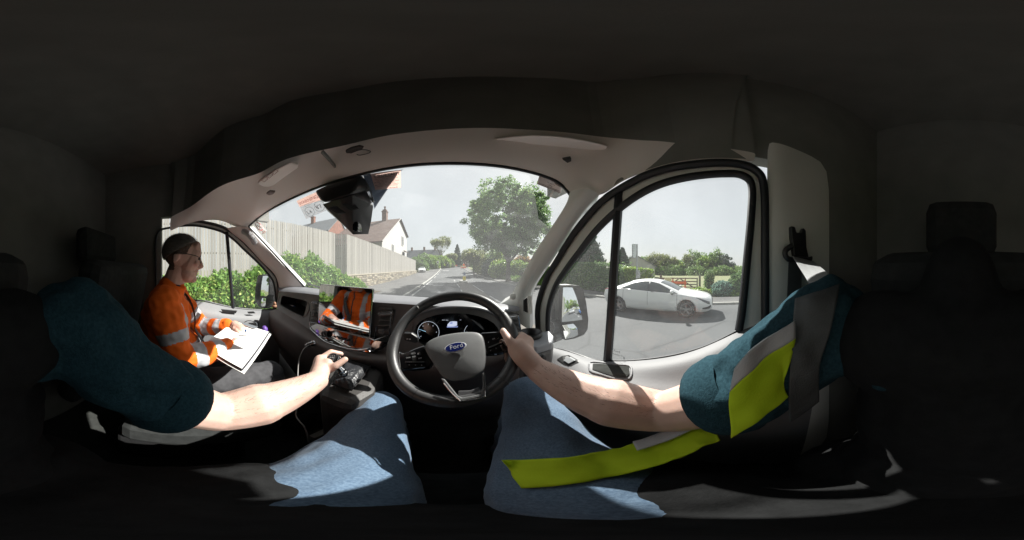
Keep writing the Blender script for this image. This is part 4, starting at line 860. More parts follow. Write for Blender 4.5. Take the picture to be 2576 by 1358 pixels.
# etched marks on the window pane
M_etch = mat('etched_mark', (.09, .1, .11), .6); ez = Zm(2100, 1100, 2.716)
def on_x(x, y, X=.433): return P(*ez(x, y), X=X)
text('etched_logo', 'Ford', on_x(965, 830), (0, -1, 0), (0, 0, 1), .012, M_etch, dd); text('etched_text', 'TEMPERED  E11', on_x(952, 858), (0, -1, 0), (0, 0, 1), .006, M_etch, dd); text('etched_arrows', 'II', on_x(1068, 915), (0, -1, 0), (0, 0, 1), .014, M_etch, dd)
# wing mirror, driver side
def wing_mirror(zm, outline_u, outline_l, shell_pts, dist, lab, aim, bulge):
    wm = part('wing_mirror', P(*zm(*shell_pts[0]), D=dist), van); wm['label'] = lab
    f = [P(*zm(x, y), D=dist) for x, y in shell_pts]; c = sum(f, Vector())/len(f); fw = (c-LENS); fw.z = 0; fw.normalize()
    ax = Vector((0, 1, 0))
    big = [c+(p-c)*1.0 for p in f]; mid = [c+(p-c)*1.02+ax*.06 for p in f]; bk = [c+(p-c)*.72+ax*.15 for p in f]
    mb = MB().grid([big, mid, bk], close=True); mb.add(bk, [tuple(range(len(bk)))]); mb.add([p+ax*.004 for p in big], [tuple(range(len(bk)))]); mb.build('housing', M_black, wm, smooth=False, bevel=.006)
    for nm, ol, conv in (('main_mirror', outline_u, bulge*.35), ('blind_spot_mirror', outline_l, bulge)):
        q = [P(*zm(x, y), D=dist-.006) for x, y in ol]; cc = sum(q, Vector())/len(q)
        # tilt the glass about its own centre so that it looks back along the van
        n = Vector(aim).normalized(); dirs = [(p-LENS).normalized() for p in q]; q2 = [LENS+d*((cc-LENS).dot(n)/d.dot(n)) for d in dirs]
        ring = []; m_ = MB(); K = 6
        for k in range(K+1):
            t = k/K; ring.append([cc.lerp(p, t)+n*conv*(1-t*t) for p in q2])
        m_.grid([[*r] for r in ring[1:]], close=True); m_.add([cc+n*conv]+ring[1], [(0, i+1, (i+1) % len(q2)+1) for i in range(len(q2))]); m_.build(nm, M_mir, wm, smooth=True)
    return wm, c
zz = Zm(2100, 1100, 2.716)
wm, c = wing_mirror(zz, [(415, 135), (500, 135), (590, 145), (615, 170), (640, 260), (668, 400), (668, 480), (600, 490), (400, 512), (402, 400), (408, 250)], [(408, 545), (520, 530), (632, 515), (632, 590), (600, 640), (530, 675), (440, 695), (425, 650)],
   [(370, 125), (400, 110), (500, 108), (600, 120), (635, 160), (665, 300), (688, 480), (680, 590), (640, 650), (540, 690), (440, 708), (400, 690), (380, 600), (370, 400)], 1.16, 'black wing mirror on the driver side with a small lower mirror', (-.34, -.93, .13), .008)
MB().prism([P(*zz(x, y), D=1.2) for x, y in [(385, 120), (400, 690), (380, 700), (290, 620), (285, 450), (320, 250)]], (.04, .1, 0)).build('mirror_cover', M_black, wm, bevel=.01)
MB().tube([P(*zz(330, 560), D=1.18), P(*zz(250, 570), D=1.0), P(*zz(245, 570), D=.9)], [.05, .045, .04], 8).build('mirror_arm', M_black, wm)
MB().tube([P(*zz(360, 660), D=1.16), P(*zz(300, 690), D=1.0)], [.04, .03], 8).build('mirror_arm', M_black, wm)
# passenger side
dl = part('passenger_door', (-1.29, .25, H-.8), van); dl['label'] = 'passenger door with grey panel and two-part window'
zz = Zm(600, 800, 2.263)
so2 = spline([P(a, b, X=-1.275) for a, b in [(703, 775), (702, 745), (698, 706), (688, 687), (655, 652), (614, 609), (588, 587), (560, 571), (520, 560), (480, 556), (430, 566)]], 6)
MB().tube(so2, .012, 8).build('door_seal', M_rub, dl, smooth=True)
si2 = spline([P(a, b, X=-1.285) for a, b in [(694, 776), (693, 745), (688, 712), (678, 694), (650, 662), (612, 626), (588, 603), (560, 584), (520, 572), (480, 567), (430, 572), (395, 590), (392, 680), (395, 760)]], 6)
MB().tube(si2, .009, 8).build('window_frame', M_rub, dl, smooth=True)
n2 = 30; fa = [so2[int(i*(len(so2)-1)/n2)] for i in range(n2+1)]; m2_ = int(len(si2)*.78); fb = [si2[int(i*m2_/n2)] for i in range(n2+1)]
MB().grid([[p+Vector((-.01, 0, 0)) for p in fa], [q+Vector((-.004, 0, 0)) for q in fb]]).build('door_frame', M_trimp, dl, smooth=True)
sill2 = spline([P(a, b, X=-1.285) for a, b in [(694, 776), (660, 779), (620, 777), (580, 772), (545, 764), (500, 755), (395, 750)]], 4); MB().tube(sill2, .006, 6).build('window_seal', M_rub, dl)
e0, e1 = P(570, 583, X=-1.285), P(586, 775, X=-1.285); MB().tube([e0, e1], .013, 6, flat=.015, up=(0, 1, 0)).build('window_bar', M_rub, dl)
mb = MB(); lp_ = [p for p in si2]+[p for p in reversed(sill2)][1:-1]; mb.add(lp_, [tuple(range(len(lp_)))]); mb.build('window_pane', G_side, dl)
cx2 = [705, 690, 660, 620, 580, 545, 500, 440, 390]
rows = [[P(x, y, X=X) for x, y in zip(cx2, r)] for r, X in (((776, 777, 780, 778, 773, 765, 756, 750, 748), -1.285), ((782, 784, 788, 788, 784, 777, 768, 760, 758), -1.25), ((800, 802, 806, 806, 802, 796, 788, 780, 778), -1.2), ((850, 850, 850, 848, 845, 840, 835, 830, 828), -1.2))]
rows.append([Vector((-1.24, p.y, ZF+.05)) for p in rows[-1]])
dlp = MB().grid(rows).build('door_panel', M_door, dl, smooth=True, sub=2)
MB().prism([P(*zz(x, y), X=-1.228) for x, y in [(640, 985), (790, 1000), (775, 1025), (660, 1020)]], (.006, 0, .0)).build('pull_pocket', M_black, dl, bevel=.003)
so3 = MB().prism([P(*zz(x, y), X=-1.222) for x, y in [(878, 1010), (935, 1005), (955, 1025), (890, 1028)]], (.006, 0, 0)).build('window_switch', M_black, dl, bevel=.003)
MB().prism([P(*zz(x, y), X=-1.195) for x, y in [(890, 1110), (985, 1105), (980, 1160), (900, 1165)]], (.006, 0, 0)).build('door_bin', M_black, dl, bevel=.003)
wm2, c2 = wing_mirror(zz, [(985, 690), (1060, 685), (1075, 700), (1070, 860), (1050, 872), (965, 865), (960, 800), (968, 730)], [(985, 885), (1050, 890), (1045, 960), (1010, 970), (985, 940)],
   [(975, 685), (1000, 675), (1070, 678), (1082, 700), (1085, 900), (1070, 965), (1030, 985), (990, 970), (960, 930), (948, 880), (955, 790)], 1.78, 'black wing mirror on the passenger side', (.36, -.92, .09), .006)
MB().prism([P(*zz(x, y), D=1.8) for x, y in [(1078, 680), (1100, 700), (1120, 760), (1120, 900), (1100, 950), (1075, 960)]], (-.04, .12, 0)).build('mirror_cover', mat('van_mirror_cover', (.3, .32, .34), .4), wm2, bevel=.01)
MB().tube([P(*zz(1090, 880), D=1.8), P(*zz(1150, 890), D=1.65)], [.05, .045], 8).build('mirror_arm', M_black, wm2)
# ---------------------------------------------------------------- rear of the driver doorway: pillar trim, belt
bp_ = part('door_pillar', (.45, -.25, H), van); bp_['label'] = 'pale door pillar trim with the belt anchor'
cols = [(1929, .428), (1940, .42), (1962, .415), (1990, .42), (2040, .43), (2085, .44)]
rows = [[Vector((X, P(x, 679, X=X).y, H+z)) for x, X in cols] for z in (.42, .2, 0, -.25, -.5, -.95)]
MB().grid(rows).build('pillar_trim', M_trimp, bp_, smooth=True, sub=1)
zz = Zm(2700, 700, 2.264)
bh = MB(); bh.prism([P(*zz(x, y), X=.405) for x, y in [(1050, 460), (1090, 465), (1105, 520), (1150, 520), (1165, 475), (1190, 500), (1195, 650), (1215, 745), (1130, 760), (1080, 730), (1055, 570)]], (.02, 0, 0)); bh.build('belt_anchor', M_black, bp_, bevel=.004)
MB().tube(spline([P(*zz(x, y), X=.395) for x, y in [(1060, 640), (1005, 680), (1000, 730), (1040, 765), (1130, 765), (1215, 765), (1220, 740)]], 4), .008, 8).build('belt_loop', M_black, bp_, smooth=True)
M_belt = mat('belt_webbing', (.33, .34, .345), .55, scale=3, var=.1, bump=.3, bscale=500); M_belt2 = mat('belt_webbing_dark', (.055, .06, .062), .7, scale=30, var=.2, bump=.4, bscale=400)
MB().prism([P(*zz(x, y), X=.41) for x, y in [(1035, 770), (1150, 780), (1140, 1300), (1010, 1300)]], (.004, 0, 0)).build('belt_lower', M_belt2, bp_)
sb = part('seat_belt', (.2, -.2, H), van)
w0 = [P(*zz(x, y), **kw) for x, y, kw in [(1065, 738, dict(X=.385)), (1160, 890, dict(D=.33)), (1250, 1045, dict(D=.27))]]; w1 = [P(*zz(x, y), **kw) for x, y, kw in [(1255, 785, dict(X=.385)), (1370, 880, dict(D=.33)), (1475, 975, dict(D=.27))]]
MB().grid([spline(w0, 5), [a.lerp(b, .33) for a, b in zip(spline(w0, 5), spline(w1, 5))], [a.lerp(b, .66) for a, b in zip(spline(w0, 5), spline(w1, 5))], spline(w1, 5)]).build('belt_strap', M_belt, sb, solid=.002)

# white bonnet ahead of the windscreen, unseen, added to bounce sun onto the headliner
rows = []
for y, z, hw in ((1.13, -.235, .80), (1.35, -.28, .84), (1.6, -.345, .86), (1.85, -.43, .85), (1.98, -.52, .8), (2.02, -.75, .78)):
    rows.append([Vector((-.43+hw*u, y-.10*abs(u)**3, H+z-.06*abs(u)**3)) for u in np.linspace(-1, 1, 13)])
bn = MB().grid(rows).build('bonnet', M_vanp, van, smooth=True, solid=.003)
MB().grid([[p+Vector((0, .0, -.03)) for p in bt], [Vector((p.x, p.y+.05, H-.3)) for p in bt]]).build('scuttle', M_black, van)
# ---------------------------------------------------------------- dashboard
da = part('dashboard', (-.45, .75, H-.3), van); da['label'] = 'dark grey dashboard with vents, tray and glossy centre panel'
def row(*t): return [P(a, b, Y=c) for a, b, c in t]
D0 = [row((697, 717, .76), (712, 716, .80), (772, 722, .90), (800, 726, .95), (870, 735, 1.03), (940, 739, 1.08), (1000, 743, 1.1), (1040, 745, 1.1), (1150, 751, 1.08), (1255, 762, .95), (1306, 768, .84)),
 row((698, 723, .72), (712, 724, .72), (772, 729, .71), (800, 732, .71), (870, 741, .70), (940, 748, .71), (1000, 751, .72), (1040, 754, .72), (1150, 760, .71), (1262, 767, .72), (1306, 773, .74)),
 row((699, 732, .69), (712, 733, .69), (773, 738, .685), (800, 742, .68), (870, 752, .675), (940, 760, .68), (1000, 763, .69), (1040, 766, .69), (1150, 771, .68), (1262, 780, .69), (1308, 786, .72)),
 row((700, 739, .71), (710, 743, .71), (773, 757, .705), (795, 762, .70), (870, 770, .70), (940, 775, .70), (1000, 778, .71), (1040, 800, .70), (1150, 777, .68), (1258, 806, .70), (1306, 800, .72)),
 row((697, 762, .69), (704, 766, .69), (763, 797, .68), (790, 812, .67), (870, 840, .66), (940, 850, .66), (1000, 855, .68), (1034, 868, .68), (1150, 885, .66), (1262, 870, .66), (1308, 845, .68)),
 row((694, 776, .66), (703, 780, .66), (768, 820, .65), (790, 838, .64), (870, 868, .62), (935, 882, .62), (1000, 885, .66), (1040, 900, .66), (1150, 915, .62), (1262, 890, .62), (1312, 860, .64)),
 row((672, 786, .62), (690, 795, .61), (770, 845, .585), (800, 862, .57), (870, 892, .56), (935, 902, .57), (1000, 905, .6), (1040, 915, .62), (1150, 930, .6), (1262, 905, .6), (1318, 880, .6)),
 row((668, 800, .60), (688, 810, .59), (770, 859, .57), (800, 876, .56), (870, 903, .55), (935, 915, .56), (1000, 920, .6), (1040, 930, .62), (1150, 945, .6), (1262, 920, .6), (1318, 892, .6)),
 row((672, 845, .64), (690, 858, .64), (770, 908, .64), (800, 918, .64), (870, 935, .64), (935, 945, .64), (1000, 950, .64), (1040, 955, .66), (1150, 970, .64), (1262, 945, .64), (1318, 915, .62))]
D0.append([Vector((p.x, .86, ZF+.25)) for p in D0[-1]]); D0.append([Vector((p.x, .98, ZF)) for p in D0[-1]])
def dgrid(r0, r1, skip=()):
    mb = MB(); R_ = D0[r0:r1+1]; m = len(R_[0]); vs = [p for r in R_ for p in r]; fs = []
    for i in range(len(R_)-1):
        for j in range(m-1):
            if (r0+i, j) in skip: continue
            a = i*m+j; fs.append((a, a+1, a+1+m, a+m))
    mb.add(vs, fs); return mb
def crease_holes(o, skip, r0):
    me = o.data; m = len(D0[0]); hv = set()
    for i, j in skip:
        a = (i-r0)*m+j; hv |= {a, a+1, a+m, a+m+1}
    ca = me.attributes.new('crease_edge', 'FLOAT', 'EDGE'); cv = me.attributes.new('crease_vert', 'FLOAT', 'POINT')
    for e in me.edges:
        if e.vertices[0] in hv and e.vertices[1] in hv: ca.data[e.index].value = 1
    for v in hv:
        if v != 4-r0 and not (v-3*0 == -1): cv.data[v].value = .7
    return o
dgrid(0, 2).build('dash_top', M_dasht, da, smooth=True, sub=2)
crease_holes(dgrid(2, 5, {(3, 1), (3, 7), (3, 8)}).build('dash_face', M_dash, da, smooth=True, sub=2), {(3, 1)}, 2)
dgrid(5, 10).build('lower_dash', mat('lower_dash_plastic', (.13, .112, .104), .55, var=.15, scale=5, bump=.25, bscale=350), da, smooth=True, sub=2)
# open tray
tq = [P(710, 743, Y=.71), P(773, 757, Y=.705), P(763, 797, Y=.68), P(704, 766, Y=.69)]
tr_ = MB().grid([[p+Vector((0, -.003, 0)) for p in tq], [p+Vector((0, .16, .0)) for p in tq]], close=True); tr_.add([p+Vector((0, .16, 0)) for p in tq], [(0, 1, 2, 3)]); tro = tr_.build('open_tray', M_black, van)
MB().tube(spline([p+Vector((0, -.004, 0)) for p in tq], 4, True), .004, 6).build('tray_rim', M_dash, tro)
# instrument cluster
cl = part('instrument_cluster', P(1150, 830, Y=.76), da) if False else None
bz = [P(1040, 800, Y=.70), P(1060, 787, Y=.70), P(1100, 776, Y=.69), P(1150, 773, Y=.68), P(1200, 776, Y=.69), P(1240, 789, Y=.70), P(1258, 806, Y=.70), P(1264, 870, Y=.66), P(1150, 890, Y=.66), P(1034, 870, Y=.68)]
bk = [p+Vector((0, .09, -.012)) for p in bz]
bm = MB().grid([[p+Vector((0, -.006, 0)) for p in bz], bk], close=True); bo_ = bm.build('instrument_binnacle', M_black, van, smooth=False); bo_['label'] = 'instrument binnacle with two round dials and a van symbol'
M_face = mat('gauge_face', (.004, .005, .007), .12, var=0, spec=.6)
MB().prism(bk, (0, .01, 0)).build('gauge_face', M_face, bo_)
MB().tube(spline([p+Vector((0, -.006, .002)) for p in bz[:7]], 4), .007, 8).build('binnacle_hood', M_dasht, bo_, smooth=True)
zs = Zm(1480, 1180, 2.953); YG = .772
E_w = mat('gauge_white', (.25, .26, .28), .5, emit=(.55, .6, .68, .35)); E_b = mat('gauge_blue', (.1, .25, .4), .5, emit=(.35, .6, .8, .35)); E_v = mat('display_blue', (.05, .08, .3), .5, emit=(.22, .27, .5, .3))
def PG(x, y): return P(*zs(x, y), Y=YG-.006)
for cx_, cy_, r_, a0, a1, nums in ((690, 440, 126, -35, 215, [('0', 207), ('1', 172), ('2', 128), ('3', 90), ('4', 55), ('5', 3)]), (1235, 450, 122, -20, 200, [('20', 172), ('40', 128), ('60', 90), ('80', 45)])):
    pts = [PG(cx_+r_*math.cos(R(a)), cy_-r_*math.sin(R(a))) for a in np.linspace(a0, a1, 40)]; MB().tube(pts, .0007, 4).build('gauge_ring', E_w, bo_)
    for s_, a in nums: text('gauge_number', s_, PG(cx_+r_*.78*math.cos(R(a))-8, cy_-r_*.78*math.sin(R(a))+10), (1, 0, 0), (0, 0, 1), .0085, E_w, bo_)
    MB().tube([PG(cx_-r_*.95, cy_-(38 if r_ == 126 else 14)), PG(cx_-r_*.25, cy_-(8 if r_ == 126 else 6))], [.0006, .0012], 4).build('needle', E_b, bo_)
vi = [PG(x, y) for x, y in [(915, 350), (945, 318), (985, 312), (1028, 316), (1028, 360), (985, 372), (915, 372)]]; MB().prism(vi, (0, .002, 0)).build('van_icon', mat('icon_van', (.2, .22, .3), .5, emit=(.5, .55, .7, .35)), bo_); MB().prism([PG(x, y)+Vector((0, -.002, 0)) for x, y in [(940, 338), (952, 322), (978, 322), (972, 338)]], (0, .001, 0)).build('van_icon_window', E_v, bo_)
MB().prism([PG(x, y) for x, y in [(905, 374), (1040, 370), (1035, 382), (910, 385)]], (0, .002, 0)).build('icon_glow', E_v, bo_)
text('odometer', '21,411 miles', PG(850, 300), (1, 0, 0), (0, 0, 1), .006, E_w, bo_); text('temperature', '14\u00b0', PG(1058, 300), (1, 0, 0), (0, 0, 1), .006, E_w, bo_)
# ---------------------------------------------------------------- centre touchscreen
ZC = Zm(1020, 1080, 3.087)
ts = part('touchscreen', P(868, 780, Y=.66), van); ts['label'] = 'large tilted touchscreen reflecting an orange jacket'
YS_ = .655
sc = [P(*ZC(795, 172), Y=YS_+.016), P(*ZC(1455, 232), Y=YS_+.016), P(*ZC(1415, 815), Y=YS_-.004), P(*ZC(775, 655), Y=YS_-.004)]
M_scr = mat('screen_glass', (.004, .004, .005), .03, var=0, spec=1.0)
n_ = M_scr.node_tree.nodes; n_['Principled BSDF'].inputs['IOR'].default_value = 2.7
def rounded(q, r=.06, n=4):
    out = []
    for i in range(4):
        a, b, c = q[i-1], q[i], q[(i+1) % 4]; p0 = b.lerp(a, r*(c-b).length/max((a-b).length, 1e-6)); p1 = b.lerp(c, r)
        for k in range(n+1):
            t = k/n; out.append(p0*(1-t)**2+b*2*t*(1-t)+p1*t*t)
    return out
MB().prism(rounded(sc), (0, .02, 0)).build('screen_case', M_gloss, ts, bevel=.003)
cc = sum(sc, Vector())/4; MB().prism([p+Vector((0, -.0015, 0)) for p in rounded([cc+(p-cc)*.975 for p in sc])], (0, .001, 0)).build('screen_glass', M_scr, ts)
MB().tube([sc[1]+Vector((.003, 0, 0)), sc[2]+Vector((.003, 0, 0))], .003, 6).build('screen_edge', M_chrome, ts)
MB().box(cc+Vector((0, .05, -.03)), (.12, .07, .08)).build('screen_mount', M_black, ts)
# glossy control panel, knob, trim
def PC(x, y, Y): return P(*ZC(x, y), Y=Y)
gp = [PC(680, 690, .645), PC(760, 660, .64), PC(1000, 730, .635), PC(1410, 830, .625), PC(1470, 860, .62), PC(1640, 800, .645), PC(1660, 900, .63), PC(1560, 980, .61), PC(1400, 1030, .60), PC(1200, 1000, .595), PC(1000, 950, .60), PC(850, 885, .61), PC(740, 800, .625)]
gpo = MB().prism(gp, (0, .04, -.005)).build('control_panel', mat('control_gloss', (.006, .006, .007), .05, var=0, spec=1.), van, bevel=.004); gpo['label'] = 'glossy black heater control panel'
MATS['control_gloss'].node_tree.nodes['Principled BSDF'].inputs['IOR'].default_value = 2.2
MB().tube(spline([PC(x, y, Y) for x, y, Y in [(672, 640, .645), (685, 720, .637), (735, 775, .62), (850, 872, .602), (1000, 932, .592), (1170, 975, .587), (1300, 988, .588), (1400, 972, .592)]], 5), [.0018]*5+[.003]*25+[.0055]*6, 8).build('silver_trim', M_chrome, gpo, smooth=True)
MB().lathe(PC(866, 787, .615), [(.017, 0), (.017, -.012), (.014, -.016), (.012, -.014), (.001, -.014)], (0, 1, 0), 24).build('volume_knob', M_black, gpo, smooth=True); MB().lathe(PC(866, 787, .60), [(.0125, 0), (.0135, -.002), (.0115, -.002)], (0, 1, 0), 24).build('knob_ring', M_chrome, gpo)
for i in range(4):
    x = 990+i*50; MB().box(PC(x, 825+i*14, .612), (.014, .006, .008)).build('button', M_black, gpo, bevel=.001)
def vent(corners, Ys, n, lab, tabpos):
    q = [PC(x, y, Ys) for x, y in corners]; vp_ = MB().prism([p+Vector((0, .03, 0)) for p in q], (0, .01, 0)).build('air_vent', M_black, van)
    MB().tube(spline([p+Vector((0, -.002, 0)) for p in rounded(q, .12)], 2, True), .0026, 6).build('vent_rim', mat('dark_chrome', (.25, .25, .26), .25, .9), vp_)
    for i in range(n):
        t = (i+.5)/n; a, b = q[0].lerp(q[3], t), q[1].lerp(q[2], t); d = b-a
        MB().prism([a+d*.04+Vector((0, .0, -.003)), b-d*.04+Vector((0, .0, -.003)), b-d*.04+Vector((0, .028, .009)), a+d*.04+Vector((0, .028, .009))], (0, .0, .0035)).build('slat', M_dash, vp_, bevel=.001)
    if tabpos: MB().box(q[0].lerp(q[1], tabpos[0]).lerp(q[3].lerp(q[2], tabpos[0]), tabpos[1])+Vector((0, -.008, 0)), (.024, .014, .02)).build('vent_tab', M_dash, vp_, bevel=.003)
    return vp_
vent([(705, 395), (785, 400), (775, 660), (675, 640)], .66, 6, 'left', (.5, .55))
vent([(1530, 530), (1690, 515), (1650, 905), (1470, 880)], .66, 6, 'centre', (.45, .6))
MB().tube([PC(1530, 475, .69), PC(1690, 480, .69)], .006, 8).build('hazard_handle', M_dash, da, smooth=True)
zs2 = Zm(1600, 1150, 2.7167)
q = [P(*zs2(x, y), Y=.66) for x, y in [(1170, 325), (1288, 310), (1315, 490), (1215, 500)]]
vr = MB().prism([p+Vector((0, .03, 0)) for p in q], (0, .01, 0)).build('air_vent', M_black, van); MB().tube([q[0], q[1], q[2]], .0035, 6).build('vent_rim', M_chrome, vr)
for i in range(4):
    t = (i+.5)/4; a, b = q[0].lerp(q[3], t), q[1].lerp(q[2], t); MB().prism([a+Vector((0, 0, -.002)), b+Vector((0, 0, -.002)), b+Vector((0, .028, .008)), a+Vector((0, .028, .008))], (0, 0, .0035)).build('slat', M_dash, vr)
# right end: cup holder with its pale ledge, lamp switch
zk = Zm(2100, 1100, 2.716)
cpc = P(1335, 835, D=.62); cup = part('cup_holder', cpc, van)
MB().lathe(cpc, [(.036, -.07), (.038, 0), (.044, .002), (.045, -.012), (.04, -.02)], (0, 0, 1), 30).build('holder_ring', M_black, cup, smooth=True); MB().lathe(cpc, [(.001, -.07), (.036, -.07)], (0, 0, 1), 30).build('holder_base', M_black, cup)
lg = [P(x, y, D=D_) for x, y, D_ in [(1308, 848, .66), (1340, 830, .70), (1380, 822, .68), (1392, 835, .63), (1388, 852, .58), (1350, 862, .53), (1318, 862, .52)]]
MB().prism([p+Vector((0, 0, -.015)) for p in lg], (0, 0, -.03)).build('cup_ledge', mat('cup_ledge_grey', (.3, .31, .33), .5), cup, bevel=.006)
MB().prism([p+Vector((0, 0, -.047)) for p in lg], (0, .02, -.3)).build('dash_end', M_dash, cup, bevel=.01)
lk = P(1362, 899, D=.5); MB().lathe(lk, [(.012, 0), (.011, -.014), (.001, -.015)], (.3, 1, -.2), 18).build('lamp_switch', M_black, da, smooth=True)
# stalk behind the wheel
sk0 = P(*zs(520, 540), Y=.56); MB().prism([P(*zs(x, y), Y=.56) for x, y in [(385, 475), (400, 450), (490, 455), (560, 500), (570, 560), (540, 575), (400, 540)]], (0, .02, 0)).build('stalk', M_black, da, bevel=.006)
for k, (x, y) in enumerate([(440, 520), (470, 522)]): MB().prism([P(*zs(x+a, y+b), Y=.557) for a, b in [(-12, 0), (0, -9), (0, -4), (12, -4), (12, 4), (0, 4), (0, 9)]], (0, .001, 0)).build('stalk_symbol', M_wht if 'sign_white' in MATS else M_chrome, da)
# ---------------------------------------------------------------- steering wheel
T_, YW, WC = .8857, -.2384, Vector((.0056, .4684, H-.2046))
wx = Vector((math.cos(YW), math.sin(YW), 0)); wu = Vector((-math.sin(T_)*math.sin(YW), math.sin(T_)*math.cos(YW), math.cos(T_))); wn = wx.cross(wu)
if wn.y > 0: wn = -wn
def WPx(x, y, off=0, conv=zs):
    d = (P(*conv(x, y), D=1)-LENS).normalized(); o = WC+wn*off; return LENS+d*((o-LENS).dot(wn)/d.dot(wn))
st = part('steering_wheel', WC, van); st['label'] = 'black leather steering wheel with blue oval badge'
M_lea = mat('black_leather', (.042, .042, .043), .42, var=.1, scale=30, bump=.25, bscale=500, spec=.5); M_hub = mat('hub_plastic', (.11, .113, .114), .55, var=.08, scale=30, bump=.35, bscale=600)
RW = .1785
rp = [WC+(wx*math.cos(a)+wu*math.sin(a))*RW for a in np.linspace(0, 2*math.pi, 73)]
mb = MB(); n = 12
for i in range(72):
    a = 2*math.pi*i/72; o = wx*math.cos(a)+wu*math.sin(a); thick = .0165+.0022*max(0, math.cos(4*(a-.25)))**6
    mb.v += [tuple(WC+o*(RW+thick*math.cos(b))+wn*(.0175*math.sin(b))) for b in np.linspace(0, 2*math.pi, n, endpoint=False)]
for i in range(72):
    for j in range(n): mb.f.append((i*n+j, i*n+(j+1) % n, ((i+1) % 72)*n+(j+1) % n, ((i+1) % 72)*n+j))
mb.build('rim', M_lea, st, smooth=True)
for a in (32, 143, 255, 320):
    o = wx*math.cos(R(a))+wu*math.sin(R(a)); MB().lathe(WC+o*RW, [(.0176, -.0008), (.0182, 0), (.0176, .0008)], (wn.cross(o)), 24).build('rim_seam', M_black, st)
hubp = [(630, 600), (700, 535), (800, 490), (900, 465), (1030, 445), (1150, 435), (1270, 438), (1325, 470), (1350, 530), (1368, 650), (1368, 760), (1360, 850), (1335, 915), (1270, 960), (1180, 990), (1080, 1012), (990, 1020), (905, 1010), (850, 960), (790, 870), (740, 790), (680, 700)]
h0 = [WPx(x, y, -.012) for x, y in hubp]; hc = sum([WPx(x, y, .014) for x, y in hubp], Vector())/len(hubp); h1 = [WPx(x, y, .012) for x, y in hubp]
mb = MB().grid([h0, h1]+[[p.lerp(hc, t)+wn*.009*(1-(1-t)**2) for p in h1] for t in (.06, .2, .5, .8)], close=True); mb.add([h1[i].lerp(hc, .8)+wn*.009*.96 for i in range(len(h1))], [tuple(range(len(h1)))])
hub = mb.build('airbag_cover', M_hub, st, smooth=True); hub.modifiers.new('sub', 'SUBSURF').render_levels = 1
MB().lathe(WC, [(.05, -.02), (.055, -.12), (.06, -.25)], wn, 20).build('column', M_black, st)
MB().prism([WPx(x, y, -.004) for x, y in [(640, 590), (540, 625), (390, 685), (340, 660), (330, 720), (350, 880), (420, 880), (700, 850), (740, 790)]], wn*-.02).build('spoke', M_gloss, st, bevel=.004)
MB().prism([WPx(x, y, -.004) for x, y in [(1310, 440), (1540, 425), (1640, 480), (1680, 560), (1650, 660), (1500, 690), (1370, 700)]], wn*-.02).build('spoke', M_gloss, st, bevel=.004)
lowv = [(830, 980), (900, 1080), (980, 1170), (1050, 1245), (1090, 1262), (1340, 1215), (1358, 1190), (1365, 1050), (1345, 900), (1325, 930), (1330, 1060), (1315, 1165), (1085, 1212), (1040, 1190), (960, 1090), (880, 990)]
MB().prism([WPx(x, y, .019) for x, y in lowv], wn*-.014).build('lower_spoke', M_hub, st, bevel=.003)
MB().prism([WPx(x, y, .012) for x, y in [(1040, 1130), (1180, 1125), (1285, 1085), (1318, 1165), (1085, 1212), (1035, 1180)]], wn*-.012).build('spoke_inlay', mat('spoke_grey', (.09, .09, .095), .4), st, bevel=.002)
MB().tube(spline([WPx(x, y, .0215) for x, y in [(872, 1040), (960, 1150), (1055, 1235), (1095, 1252), (1335, 1205), (1352, 1180), (1358, 1050), (1346, 900)]], 5), .0016, 6).build('spoke_trim', M_chrome, st)
MB().prism([WPx(x, y, .022) for x, y in [(1120, 1238), (1325, 1190), (1322, 1215), (1110, 1262)]], wn*-.003).build('trim_plate', M_chrome, st)
# badge
M_silv = mat('satin_silver', (.6, .61, .63), .4, .3, var=.03)
bc = WPx(1010, 622, .027); bxd = (WPx(1140, 592, .027)-WPx(880, 652, .027)); bx_ = bxd.length/2; bxd.normalize(); byd = bxd.cross(wn); byd = byd if byd.z > 0 else -byd; by_ = (WPx(1005, 567, .027)-WPx(1015, 677, .027)).length/2
def oval(s, off): return [bc+bxd*bx_*s*math.cos(a)+byd*by_*s*(1.0 if s > .95 else .985)*math.sin(a)+wn*off for a in np.linspace(0, 2*math.pi, 36, endpoint=False)]
bd = MB().prism(oval(1, 0), wn*.003).build('badge', M_silv, st, bevel=.001); bd['label'] = 'blue oval badge with silver lettering'
MB().prism(oval(.88, .003), wn*.0012).build('badge_field', mat('badge_blue', (.012, .02, .12), .15, var=.05, coat=.6), st)
text('badge_lettering', 'Ford', bc-bxd*bx_*.5-byd*by_*.38+wn*.0048, bxd, byd, by_*1.3, M_silv, st)
# spoke switches
M_sym = mat('switch_symbol', (.5, .5, .5), .5)
for pts in ([(415, 782), (640, 780), (642, 795), (412, 797)], [(1400, 612), (1575, 540), (1578, 552), (1402, 628)]): MB().prism([WPx(x, y, .004) for x, y in pts], wn*-.004).build('switch_bar', M_chrome, st)
for (x, y, s_) in ((425, 745, 'CAN'), (490, 695, 'SET+'), (500, 733, 'RES'), (563, 700, 'II'), (572, 752, 'LIM'), (455, 830, '<'), (530, 832, '>'), (605, 830, 'x'), (1395, 560, 'o'), (1445, 525, 'OK'), (1510, 515, '='), (1420, 660, '<'), (1485, 632, 'c'), (1540, 605, '>')):
    text('switch_symbol', s_, WPx(x, y+6, .0), bxd, byd, .0062, M_sym, st)
for pts in ([(485, 672), (530, 668), (535, 705), (487, 708)], [(492, 720), (540, 715), (548, 750), (497, 754)], [(500, 757), (548, 753), (550, 777), (503, 778)], [(560, 680), (592, 678), (600, 712), (566, 714)]): MB().prism([WPx(x, y, -.002) for x, y in pts], wn*.001).build('switch_key', M_black, st)
